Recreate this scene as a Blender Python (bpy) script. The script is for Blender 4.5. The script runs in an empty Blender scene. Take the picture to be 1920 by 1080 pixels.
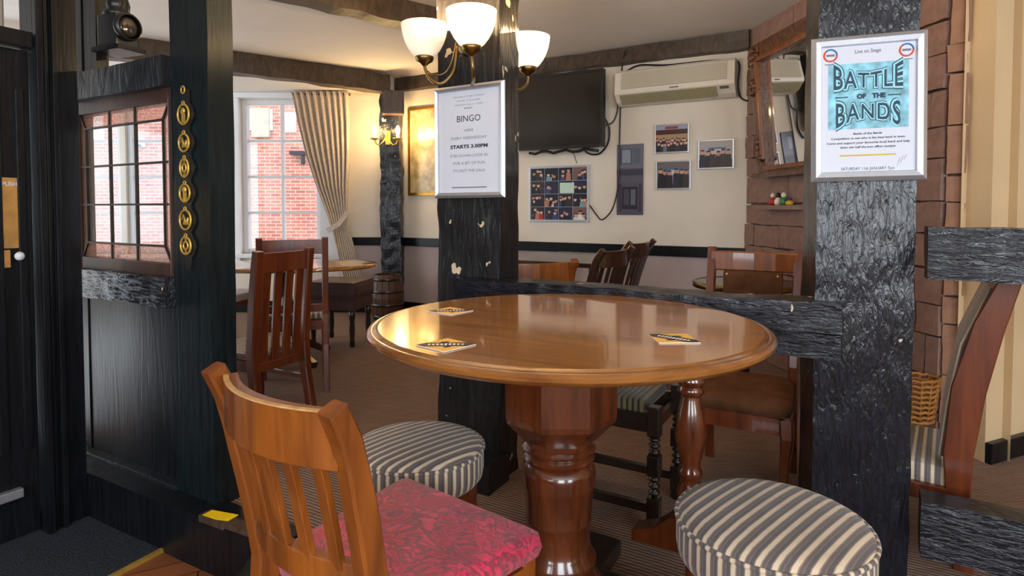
import bpy, bmesh, math, random
from mathutils import Vector, Matrix, noise
random.seed(7)
scene = bpy.context.scene
COL = scene.collection

# ------------------------------------------------------------------ camera, light, exposure
F_PX, CAM_H, TILT, HORIZON = 1131.0, 1.10, math.radians(2.0), 390.0
PY = HORIZON + F_PX * math.tan(TILT)
cam_d = bpy.data.cameras.new('camera')
cam = bpy.data.objects.new('camera', cam_d)
COL.objects.link(cam)
cam.location = (0, 0, CAM_H)
cam.rotation_euler = (math.radians(90) - TILT, 0, 0)
cam_d.sensor_width = 36.0
cam_d.lens = F_PX / 1920.0 * 36.0
cam_d.shift_y = -(540.0 - PY) / 1920.0
cam_d.clip_start = 0.02
scene.camera = cam

world = bpy.data.worlds.new('overcast_sky')
scene.world = world
world.use_nodes = True
wn = world.node_tree.nodes
wn['Background'].inputs['Color'].default_value = (0.86, 0.93, 1.0, 1)
wn['Background'].inputs['Strength'].default_value = 2.4

REAR_Y = -2.6
REAR_WIN = ((-2.3, 1.3), (0.35, 1.3), (2.6, 1.2))      # centre x, width of the windows behind the viewer
for wx_, ww_ in REAR_WIN:
    al_ = bpy.data.lights.new('daylight_window', 'AREA')
    al_.shape = 'RECTANGLE'
    al_.size, al_.size_y = ww_, 1.35
    al_.energy = 42.0
    al_.color = (0.84, 0.92, 1.0)
    ao_ = bpy.data.objects.new('daylight_window', al_)
    COL.objects.link(ao_)
    ao_.location = (wx_, REAR_Y + 0.02, 1.45)
    ao_.rotation_euler = (math.radians(90), 0, 0)

scene.view_settings.view_transform = 'Standard'
scene.view_settings.look = 'None'
scene.view_settings.gamma = 1.0
scene.view_settings.use_curve_mapping = False
scene.view_settings.exposure = 0.6

# ------------------------------------------------------------------ places in the room
CT, ST = math.cos(TILT), math.sin(TILT)
C30, S30 = math.cos(math.radians(30)), 0.5
RZ = math.radians(-30)              # the old timber frame stands 30 degrees to the view


def ray(x, y):
    a = (x - 960) / F_PX
    b = (PY - y) / F_PX
    return Vector((a, CT + b * ST, -ST + b * CT))


def atz(x, y, z):
    d = ray(x, y)
    return Vector((0, 0, CAM_H)) + d * ((z - CAM_H) / d.z)


def aty(x, y, Y):
    d = ray(x, y)
    return Vector((0, 0, CAM_H)) + d * (Y / d.y)


def on_plane(x, y, p, nrm):
    d = ray(x, y)
    k = (p[0] * nrm[0] + p[1] * nrm[1]) / (d.x * nrm[0] + d.y * nrm[1])
    return Vector((0, 0, CAM_H)) + d * k


def UN(u, n, z=0.0):
    return Vector((u * C30 + n * S30, -u * S30 + n * C30, z))


def un_of(p):
    return (p[0] * C30 - p[1] * S30, p[0] * S30 + p[1] * C30)


def uz(x, y, n):
    p = on_plane(x, y, (n * S30, n * C30), (S30, C30))
    return un_of(p)[0], p.z


# ------------------------------------------------------------------ materials
def nt(name):
    m = bpy.data.materials.new(name)
    m.use_nodes = True
    t = m.node_tree
    return m, t, t.nodes['Principled BSDF']


def nd(t, kind, **kw):
    n = t.nodes.new(kind)
    for k, v in kw.items():
        if k in n.inputs:
            n.inputs[k].default_value = v
        else:
            setattr(n, k, v)
    return n


def rgba(c):
    return (c[0], c[1], c[2], 1)


def srgb(r, g, b):
    def f(v):
        v /= 255.0
        return v / 12.92 if v <= 0.04045 else ((v + 0.055) / 1.055) ** 2.4
    return (f(r), f(g), f(b))


def coords(t, scale=(1, 1, 1), rot=(0, 0, 0), kind='Object'):
    tc = nd(t, 'ShaderNodeTexCoord')
    mp = nd(t, 'ShaderNodeMapping')
    mp.inputs['Scale'].default_value = scale
    mp.inputs['Rotation'].default_value = rot
    t.links.new(tc.outputs[kind], mp.inputs['Vector'])
    return mp.outputs['Vector']


def ramp(t, fac, stops, interp='LINEAR'):
    r = nd(t, 'ShaderNodeValToRGB')
    r.color_ramp.interpolation = interp
    e = r.color_ramp.elements
    while len(e) < len(stops):
        e.new(0.5)
    for el, (p, c) in zip(e, stops):
        el.position = p
        el.color = rgba(c)
    t.links.new(fac, r.inputs['Fac'])
    return r.outputs['Color']


def bump(t, b, height, strength=0.3, dist=0.01):
    n = nd(t, 'ShaderNodeBump')
    n.inputs['Strength'].default_value = strength
    n.inputs['Distance'].default_value = dist
    t.links.new(height, n.inputs['Height'])
    t.links.new(n.outputs['Normal'], b.inputs['Normal'])


def plain(name, c, rough=0.5, metal=0.0, var=0.12, nscale=20.0, bumps=0.05, spec=0.5):
    m, t, b = nt(name)
    v = coords(t)
    n = nd(t, 'ShaderNodeTexNoise')
    n.inputs['Scale'].default_value = nscale
    n.inputs['Detail'].default_value = 4
    t.links.new(v, n.inputs['Vector'])
    lo = tuple(x * (1 - var) for x in c)
    hi = tuple(min(1, x * (1 + var)) for x in c)
    t.links.new(ramp(t, n.outputs['Fac'], [(0.3, lo), (0.7, hi)]), b.inputs['Base Color'])
    b.inputs['Roughness'].default_value = rough
    b.inputs['Metallic'].default_value = metal
    b.inputs['Specular IOR Level'].default_value = spec
    if bumps:
        bump(t, b, n.outputs['Fac'], bumps, 0.01)
    return m


def wood(name, dark, light, rough=0.35, scale=(30, 30, 2.5), coat=0.0, bumps=0.04, wear=None):
    m, t, b = nt(name)
    v = coords(t, scale)
    n = nd(t, 'ShaderNodeTexNoise')
    n.inputs['Scale'].default_value = 1.0
    n.inputs['Detail'].default_value = 7
    n.inputs['Roughness'].default_value = 0.6
    n.inputs['Distortion'].default_value = 0.6
    t.links.new(v, n.inputs['Vector'])
    col = ramp(t, n.outputs['Fac'], [(0.28, dark), (0.52, tuple((a + c) / 2 for a, c in zip(dark, light))), (0.75, light)])
    t.links.new(col, b.inputs['Base Color'])
    b.inputs['Roughness'].default_value = rough
    b.inputs['Coat Weight'].default_value = coat
    b.inputs['Coat Roughness'].default_value = 0.07
    b.inputs['Coat IOR'].default_value = 1.6
    bump(t, b, n.outputs['Fac'], bumps, 0.01)
    return m


def black_timber(name, base=(0.010, 0.011, 0.014), rough=0.38, scale=(16, 16, 5), strength=0.6, chips=0.0, blue=0.0, spec=0.5, dist=0.008, detail=4.0):
    m, t, b = nt(name)
    v = coords(t, scale)
    n = nd(t, 'ShaderNodeTexNoise')
    n.inputs['Scale'].default_value = 1.6
    n.inputs['Detail'].default_value = detail
    n.inputs['Roughness'].default_value = 0.55
    n.inputs['Distortion'].default_value = 1.2
    t.links.new(v, n.inputs['Vector'])
    hi = (base[0] * 2.6, base[1] * 2.6, base[2] * (2.6 + blue))
    col = ramp(t, n.outputs['Fac'], [(0.35, base), (0.75, hi)])
    if chips > 0:
        v2 = coords(t, (1, 1, 0.7))
        n2 = nd(t, 'ShaderNodeTexNoise')
        n2.inputs['Scale'].default_value = 16.0
        n2.inputs['Detail'].default_value = 2
        t.links.new(v2, n2.inputs['Vector'])
        msk = ramp(t, n2.outputs['Fac'], [(0.735 - chips, (0, 0, 0)), (0.745 - chips, (1, 1, 1))])
        mx = nd(t, 'ShaderNodeMix', data_type='RGBA')
        t.links.new(msk, mx.inputs['Factor'])
        t.links.new(col, mx.inputs['A'])
        mx.inputs['B'].default_value = rgba(srgb(196, 178, 150))
        col = mx.outputs['Result']
    t.links.new(col, b.inputs['Base Color'])
    b.inputs['Roughness'].default_value = rough
    b.inputs['Specular IOR Level'].default_value = spec
    bump(t, b, n.outputs['Fac'], strength, dist)
    return m


def stripes(name, stops, period, axis=0, rough=0.9, around=None, rotz=0.0):
    m, t, b = nt(name)
    v = coords(t, rot=(0, 0, rotz))
    sx = nd(t, 'ShaderNodeSeparateXYZ')
    t.links.new(v, sx.inputs[0])
    if around:
        at = nd(t, 'ShaderNodeMath', operation='ARCTAN2')
        t.links.new(sx.outputs[1], at.inputs[0])
        t.links.new(sx.outputs[0], at.inputs[1])
        mu = nd(t, 'ShaderNodeMath', operation='MULTIPLY')
        t.links.new(at.outputs[0], mu.inputs[0])
        mu.inputs[1].default_value = around / (2 * math.pi)
        val = mu.outputs[0]
    else:
        mu = nd(t, 'ShaderNodeMath', operation='DIVIDE')
        t.links.new(sx.outputs[axis], mu.inputs[0])
        mu.inputs[1].default_value = period
        val = mu.outputs[0]
    fr = nd(t, 'ShaderNodeMath', operation='FRACT')
    t.links.new(val, fr.inputs[0])
    col = ramp(t, fr.outputs[0], stops, 'CONSTANT')
    n = nd(t, 'ShaderNodeTexNoise')
    n.inputs['Scale'].default_value = 300
    n2 = nd(t, 'ShaderNodeTexNoise')
    n2.inputs['Scale'].default_value = 9
    t.links.new(v, n2.inputs['Vector'])
    mx = nd(t, 'ShaderNodeMix', data_type='RGBA', blend_type='MULTIPLY')
    mx.inputs['Factor'].default_value = 0.7
    t.links.new(col, mx.inputs['A'])
    t.links.new(ramp(t, n2.outputs['Fac'], [(0.3, (0.7, 0.68, 0.66)), (0.65, (1, 1, 1))]), mx.inputs['B'])
    t.links.new(mx.outputs['Result'], b.inputs['Base Color'])
    b.inputs['Roughness'].default_value = rough
    b.inputs['Sheen Weight'].default_value = 0.2
    t.links.new(v, n.inputs['Vector'])
    bump(t, b, n.outputs['Fac'], 0.25, 0.004)
    return m


def emit(name, c, s):
    m, t, b = nt(name)
    b.inputs['Base Color'].default_value = rgba(c)
    b.inputs['Emission Color'].default_value = rgba(c)
    b.inputs['Emission Strength'].default_value = s
    b.inputs['Roughness'].default_value = 0.3
    return m


def pane_glass(name, tint=(0.96, 0.98, 1.0), gloss=0.1, rough=0.02):
    m = bpy.data.materials.new(name)
    m.use_nodes = True
    t = m.node_tree
    t.nodes.clear()
    o = nd(t, 'ShaderNodeOutputMaterial')
    tr = nd(t, 'ShaderNodeBsdfTransparent')
    tr.inputs['Color'].default_value = rgba(tint)
    gl = nd(t, 'ShaderNodeBsdfGlossy')
    gl.inputs['Roughness'].default_value = rough
    mx = nd(t, 'ShaderNodeMixShader')
    mx.inputs[0].default_value = gloss
    t.links.new(tr.outputs[0], mx.inputs[1])
    t.links.new(gl.outputs[0], mx.inputs[2])
    t.links.new(mx.outputs[0], o.inputs['Surface'])
    return m


def flat(name, c, rough=0.7):
    m, t, b = nt(name)
    b.inputs['Base Color'].default_value = rgba(c)
    b.inputs['Roughness'].default_value = rough
    return m


M = {}
M['timber'] = black_timber('black_painted_timber', (0.006, 0.007, 0.009), 0.4, (16, 16, 5), 0.6, spec=0.4)
M['timber_rough'] = black_timber('rough_black_timber', (0.004, 0.005, 0.007), 0.23, (46, 46, 10), 1.0, chips=0.012, blue=0.8, spec=0.55, dist=0.0052, detail=3.5)
M['timber_grain'] = black_timber('rough_black_rail_timber', (0.004, 0.005, 0.007), 0.25, (9, 46, 46), 1.0, chips=0.006, blue=0.8, spec=0.55, dist=0.006, detail=4.0)
M['timber_chip'] = black_timber('chipped_black_timber', (0.007, 0.0065, 0.007), 0.35, (20, 20, 4), 0.6, chips=0.025, spec=0.4)
M['timber_smooth'] = black_timber('smooth_black_paint', (0.004, 0.0045, 0.006), 0.32, (20, 20, 2), 0.15, spec=0.28)
M['timber_green'] = black_timber('black_green_paint', (0.004, 0.007, 0.008), 0.35, (30, 30, 2), 0.2, spec=0.3)
M['timber_brown'] = black_timber('dark_brown_timber', (0.035, 0.022, 0.014), 0.5, (14, 14, 6), 0.5)
M['table'] = wood('polished_table_wood', srgb(144, 88, 30), srgb(204, 142, 66), 0.2, (2.2, 26, 26), 1.0, 0.01)
M['table_edge'] = wood('table_edge_wood', srgb(104, 58, 20), srgb(166, 108, 48), 0.2, (5, 5, 30), 0.5, 0.02)
M['pedestal'] = wood('mahogany_pedestal', srgb(58, 24, 10), srgb(108, 52, 22), 0.22, (26, 26, 2.5), 0.5, 0.02)
M['chair_warm'] = wood('honey_chair_wood', srgb(92, 44, 12), srgb(152, 84, 28), 0.3, (24, 24, 3), 0.3, 0.02)
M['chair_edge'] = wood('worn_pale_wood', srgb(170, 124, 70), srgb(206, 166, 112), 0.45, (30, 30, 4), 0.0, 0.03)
M['chair_red'] = wood('red_brown_chair_wood', srgb(70, 28, 12), srgb(122, 58, 26), 0.3, (24, 24, 2.5), 0.3, 0.02)
M['chair_dark'] = wood('dark_chair_wood', srgb(38, 22, 15), srgb(72, 44, 30), 0.3, (24, 24, 2.5), 0.3, 0.02)
M['oak_black'] = wood('black_oak', srgb(20, 14, 11), srgb(46, 32, 24), 0.3, (24, 24, 3), 0.3, 0.02)
M['frame_brown'] = wood('dark_brown_window_wood', srgb(40, 24, 18), srgb(76, 48, 36), 0.4, (20, 20, 3), 0.1, 0.03)
M['barrel'] = wood('barrel_oak', srgb(52, 30, 18), srgb(98, 62, 38), 0.45, (40, 40, 2.5), 0.1, 0.05)
M['lead'] = plain('lead_came', srgb(62, 54, 46), 0.45, 0.6)
M['cream'] = plain('cream_wall_paint', srgb(226, 216, 202), 0.85, 0, 0.04, 4, 0.12, 0.2)
M['mauve'] = plain('mauve_grey_wall_paint', srgb(182, 166, 164), 0.8, 0, 0.06, 4, 0.15, 0.2)
M['ceiling'] = plain('white_ceiling_paint', srgb(222, 216, 210), 0.75, 0, 0.03, 3, 0.15, 0.25)
M['tan'] = plain('tan_wall_paint', srgb(214, 188, 150), 0.85, 0, 0.05, 3, 0.1, 0.2)
M['white_paint'] = plain('white_gloss_paint', srgb(226, 228, 232), 0.4, 0, 0.03, 8, 0.03)
M['brown_block'] = plain('brown_painted_block', srgb(142, 112, 102), 0.7, 0, 0.16, 26, 0.6, 0.3)
M['tan_block'] = plain('tan_painted_block', srgb(152, 112, 88), 0.65, 0, 0.10, 20, 0.35, 0.3)
M['mortar'] = plain('painted_mortar', srgb(118, 90, 80), 0.9, 0, 0.1, 30, 0.3, 0.2)
M['brass'] = plain('brass', srgb(214, 176, 84), 0.4, 0.6, 0.1, 40, 0.04)
M['antique'] = plain('antique_brass', srgb(140, 116, 72), 0.3, 1.0, 0.15, 30, 0.02)
M['brass_dull'] = plain('worn_brass_plate', srgb(206, 158, 92), 0.38, 0.6, 0.2, 18, 0.04)
M['gold'] = plain('gold_leaf', srgb(190, 140, 54), 0.35, 0.8, 0.15, 40, 0.1)
M['gilt'] = wood('carved_walnut_gilt', srgb(44, 20, 9), srgb(120, 64, 26), 0.26, (50, 50, 30), 0.4, 0.6)
M['steel'] = plain('brushed_aluminium', srgb(196, 200, 208), 0.32, 0.75, 0.05, 60, 0.01)
M['black'] = plain('black_plastic', (0.012, 0.012, 0.013), 0.35, 0, 0.1, 30, 0.02)
M['screen'] = plain('dark_screen_glass', (0.026, 0.021, 0.017), 0.12, 0, 0.05, 2, 0.0)
M['ac'] = plain('ivory_plastic', srgb(218, 211, 198), 0.42, 0, 0.03, 10, 0.0)
M['ac_grey'] = plain('grey_ivory_plastic', srgb(184, 176, 158), 0.5, 0, 0.03, 10, 0.0)
M['ac_slot'] = plain('olive_grey_louvre', srgb(150, 140, 110), 0.5, 0, 0.05, 10, 0.0)
M['paper'] = plain('white_paper', srgb(204, 208, 220), 0.55, 0, 0.015, 5, 0.0)
M['ink'] = flat('black_ink', srgb(48, 48, 56))
M['ink_pale'] = flat('grey_ink', srgb(110, 112, 122))
M['poster_blue'] = plain('poster_turquoise', srgb(120, 182, 200), 0.5, 0, 0.5, 30, 0.0)
M['poster_dark'] = flat('poster_dark_blue', srgb(38, 62, 82))
M['poster_light'] = flat('poster_light_blue', srgb(150, 214, 228))
M['logo_red'] = flat('logo_orange_red', srgb(214, 80, 44))
M['logo_blue'] = flat('logo_blue', srgb(60, 110, 170))
M['yellow_line'] = flat('mustard_print', srgb(206, 168, 60))
M['tape'] = plain('yellow_tape', srgb(240, 204, 20), 0.4, 0, 0.06, 30, 0.05)
M['shade'] = emit('frosted_lamp_glass', (1.0, 0.85, 0.64), 0.72)
M['shade_dim'] = emit('dimmer_frosted_lamp_glass', (1.0, 0.84, 0.64), 0.3)
M['bulb'] = emit('lit_bulb', (1.0, 0.82, 0.55), 30.0)
M['candle'] = emit('small_lit_shade', (1.0, 0.78, 0.42), 9.0)
M['stipple'] = None
M['glass'] = pane_glass('clear_glass')
M['frosted'] = plain('ribbed_frosted_glass', srgb(150, 142, 134), 0.3, 0, 0.08, 6, 0.0)
M['mirror'] = plain('mirror_silver', (0.86, 0.86, 0.86), 0.015, 1.0, 0.0, 5, 0.0)
M['suede'] = plain('brown_suede', srgb(88, 56, 36), 0.95, 0, 0.25, 14, 0.15, 0.15)
M['leather'] = plain('dark_maroon_leather', srgb(72, 44, 42), 0.42, 0, 0.15, 30, 0.1)
M['strap'] = plain('black_leather_strap', (0.012, 0.011, 0.011), 0.4, 0, 0.1, 60, 0.1)
M['wicker'] = wood('wicker', srgb(120, 74, 30), srgb(196, 136, 66), 0.6, (60, 60, 60), 0, 0.3)
M['mat'] = plain('dark_blue_grey_mat', srgb(52, 56, 64), 1.0, 0, 0.5, 130, 0.8, 0.1)
M['ceramic'] = plain('white_ceramic', srgb(216, 220, 224), 0.2, 0, 0.02, 10, 0.0)
M['curtain'] = None
STR = [(0.0, srgb(216, 196, 168)), (0.26, srgb(150, 134, 120)), (0.34, srgb(104, 92, 88)), (0.56, srgb(122, 108, 100)), (0.62, srgb(88, 82, 84)), (0.88, srgb(150, 134, 120)), (0.95, srgb(216, 196, 168))]
M['stripe_top'] = stripes('striped_stool_top', STR, 0.0265, 0, 0.9)
M['stripe_side'] = stripes('striped_stool_side', STR, 0.0265, 0, 0.9, around=46)
M['stripe_olive'] = stripes('olive_striped_fabric', [(0, srgb(112, 100, 66)), (0.4, srgb(40, 36, 34)), (0.7, srgb(66, 58, 50)), (0.85, srgb(112, 100, 66))], 0.02, 0, 0.9)
M['stripe_seat'] = stripes('striped_chair_fabric', STR, 0.026, 1, 0.9)
M['stripe_pale'] = stripes('pale_striped_fabric', [(0, srgb(190, 172, 150)), (0.5, srgb(110, 96, 88))], 0.03, 0, 0.9)


def mat_stipple():
    m, t, b = nt('pink_stippled_glass')
    v = coords(t)
    n = nd(t, 'ShaderNodeTexVoronoi')
    n.inputs['Scale'].default_value = 170
    t.links.new(v, n.inputs['Vector'])
    col = ramp(t, n.outputs['Distance'], [(0.0, srgb(196, 140, 130)), (0.35, srgb(248, 210, 198)), (0.7, srgb(255, 250, 246))])
    t.links.new(col, b.inputs['Base Color'])
    b.inputs['Roughness'].default_value = 0.25
    tl = nd(t, 'ShaderNodeBsdfTranslucent')
    t.links.new(col, tl.inputs['Color'])
    tp = nd(t, 'ShaderNodeBsdfTransparent')
    t.links.new(col, tp.inputs['Color'])
    m1 = nd(t, 'ShaderNodeMixShader')
    m1.inputs[0].default_value = 0.7
    m2 = nd(t, 'ShaderNodeMixShader')
    m2.inputs[0].default_value = 0.15
    t.links.new(tl.outputs[0], m1.inputs[1])
    t.links.new(tp.outputs[0], m1.inputs[2])
    t.links.new(m1.outputs[0], m2.inputs[1])
    t.links.new(b.outputs[0], m2.inputs[2])
    t.links.new(m2.outputs[0], t.nodes['Material Output'].inputs['Surface'])
    bump(t, b, n.outputs['Distance'], 0.8, 0.01)
    return m


M['stipple'] = mat_stipple()


def mat_damask():
    m, t, b = nt('crimson_damask')
    v = coords(t)
    n = nd(t, 'ShaderNodeTexNoise')
    n.inputs['Scale'].default_value = 11.5
    n.inputs['Detail'].default_value = 2.5
    n.inputs['Distortion'].default_value = 3.2
    t.links.new(v, n.inputs['Vector'])
    n2 = nd(t, 'ShaderNodeTexNoise')
    n2.inputs['Scale'].default_value = 7
    n2.inputs['Detail'].default_value = 3
    t.links.new(v, n2.inputs['Vector'])
    a = ramp(t, n.outputs['Fac'], [(0.36, srgb(176, 20, 58)), (0.47, srgb(212, 46, 86)), (0.50, srgb(134, 30, 54)), (0.57, srgb(160, 56, 76)), (0.62, srgb(220, 48, 86))])
    c = ramp(t, n2.outputs['Fac'], [(0.35, (0.62, 0.62, 0.66)), (0.65, (1.1, 1.0, 1.0))])
    mx = nd(t, 'ShaderNodeMix', data_type='RGBA', blend_type='MULTIPLY')
    mx.inputs['Factor'].default_value = 1
    t.links.new(a, mx.inputs['A'])
    t.links.new(c, mx.inputs['B'])
    t.links.new(mx.outputs['Result'], b.inputs['Base Color'])
    b.inputs['Roughness'].default_value = 0.55
    b.inputs['Sheen Weight'].default_value = 0.3
    n3 = nd(t, 'ShaderNodeTexNoise')
    n3.inputs['Scale'].default_value = 420
    t.links.new(v, n3.inputs['Vector'])
    bump(t, b, n3.outputs['Fac'], 0.2, 0.003)
    return m


M['damask'] = mat_damask()


def mat_carpet():
    m, t, b = nt('ribbed_brown_carpet')
    v = coords(t, (1, 1, 1), (0, 0, math.radians(30)))
    sx = nd(t, 'ShaderNodeSeparateXYZ')
    t.links.new(v, sx.inputs[0])
    n = nd(t, 'ShaderNodeTexNoise')
    n.inputs['Scale'].default_value = 3
    n.inputs['Detail'].default_value = 5
    t.links.new(v, n.inputs['Vector'])
    mu = nd(t, 'ShaderNodeMath', operation='MULTIPLY_ADD')
    t.links.new(sx.outputs[1], mu.inputs[0])
    mu.inputs[1].default_value = 62.0
    t.links.new(n.outputs['Fac'], mu.inputs[2])
    si = nd(t, 'ShaderNodeMath', operation='FRACT')
    t.links.new(mu.outputs[0], si.inputs[0])
    n2 = nd(t, 'ShaderNodeTexNoise')
    n2.inputs['Scale'].default_value = 1
    n2.inputs['Detail'].default_value = 4
    v2 = coords(t, (8, 200, 8), (0, 0, math.radians(30)))
    t.links.new(v2, n2.inputs['Vector'])
    a = ramp(t, si.outputs[0], [(0.0, srgb(84, 68, 62)), (0.25, srgb(150, 126, 112)), (0.6, srgb(144, 120, 106)), (0.85, srgb(80, 64, 58))])
    c = ramp(t, n2.outputs['Fac'], [(0.3, (0.6, 0.6, 0.6)), (0.7, (1.15, 1.1, 1.05))])
    mx = nd(t, 'ShaderNodeMix', data_type='RGBA', blend_type='MULTIPLY')
    mx.inputs['Factor'].default_value = 1
    t.links.new(a, mx.inputs['A'])
    t.links.new(c, mx.inputs['B'])
    t.links.new(mx.outputs['Result'], b.inputs['Base Color'])
    b.inputs['Roughness'].default_value = 0.9
    b.inputs['Specular IOR Level'].default_value = 0.15
    bump(t, b, si.outputs[0], 0.5, 0.006)
    return m


M['carpet'] = mat_carpet()


def mat_planks():
    m, t, b = nt('wood_floor_planks')
    v = coords(t, (1, 1, 1), (0, 0, math.radians(-28)))
    br = nd(t, 'ShaderNodeTexBrick')
    br.inputs['Scale'].default_value = 1
    br.inputs['Brick Width'].default_value = 0.9
    br.inputs['Row Height'].default_value = 0.09
    br.inputs['Mortar Size'].default_value = 0.002
    br.inputs['Color1'].default_value = rgba(srgb(150, 92, 56))
    br.inputs['Color2'].default_value = rgba(srgb(112, 64, 38))
    br.inputs['Mortar'].default_value = rgba(srgb(50, 28, 18))
    t.links.new(v, br.inputs['Vector'])
    t.links.new(br.outputs['Color'], b.inputs['Base Color'])
    b.inputs['Roughness'].default_value = 0.35
    return m


M['planks'] = mat_planks()


def mat_facade():
    m, t, b = nt('red_brick_facade')
    v = coords(t, (1, 1, 1), (math.radians(90), 0, 0))
    br = nd(t, 'ShaderNodeTexBrick')
    br.inputs['Scale'].default_value = 1
    br.inputs['Brick Width'].default_value = 0.225
    br.inputs['Row Height'].default_value = 0.075
    br.inputs['Mortar Size'].default_value = 0.008
    br.inputs['Color1'].default_value = rgba(srgb(206, 126, 104))
    br.inputs['Color2'].default_value = rgba(srgb(176, 100, 86))
    br.inputs['Mortar'].default_value = rgba(srgb(206, 186, 176))
    t.links.new(v, br.inputs['Vector'])
    n = nd(t, 'ShaderNodeTexNoise')
    n.inputs['Scale'].default_value = 1.3
    n.inputs['Detail'].default_value = 5
    t.links.new(v, n.inputs['Vector'])
    mx = nd(t, 'ShaderNodeMix', data_type='RGBA', blend_type='MIX')
    t.links.new(ramp(t, n.outputs['Fac'], [(0.4, (0, 0, 0)), (0.8, (0.45, 0.45, 0.45))]), mx.inputs['Factor'])
    t.links.new(br.outputs['Color'], mx.inputs['A'])
    mx.inputs['B'].default_value = rgba(srgb(222, 190, 176))
    t.links.new(mx.outputs['Result'], b.inputs['Base Color'])
    b.inputs['Roughness'].default_value = 0.9
    return m


M['facade'] = mat_facade()


def mat_curtain():
    m, t, b = nt('taupe_curtain_cloth')
    v = coords(t, (1, 1, 1))
    n = nd(t, 'ShaderNodeTexNoise')
    n.inputs['Scale'].default_value = 40
    t.links.new(v, n.inputs['Vector'])
    t.links.new(ramp(t, n.outputs['Fac'], [(0.3, srgb(184, 168, 152)), (0.7, srgb(208, 192, 176))]), b.inputs['Base Color'])
    b.inputs['Roughness'].default_value = 0.9
    b.inputs['Sheen Weight'].default_value = 0.2
    return m


M['curtain'] = mat_curtain()
def mat_map():
    m, t, b = nt('faded_gold_print')
    v = coords(t)
    n = nd(t, 'ShaderNodeTexNoise')
    n.inputs['Scale'].default_value = 9
    n.inputs['Detail'].default_value = 6
    t.links.new(v, n.inputs['Vector'])
    t.links.new(ramp(t, n.outputs['Fac'], [(0.35, srgb(150, 132, 96)), (0.65, srgb(206, 190, 148))]), b.inputs['Base Color'])
    b.inputs['Roughness'].default_value = 0.2
    return m


M['map'] = mat_map()


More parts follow.
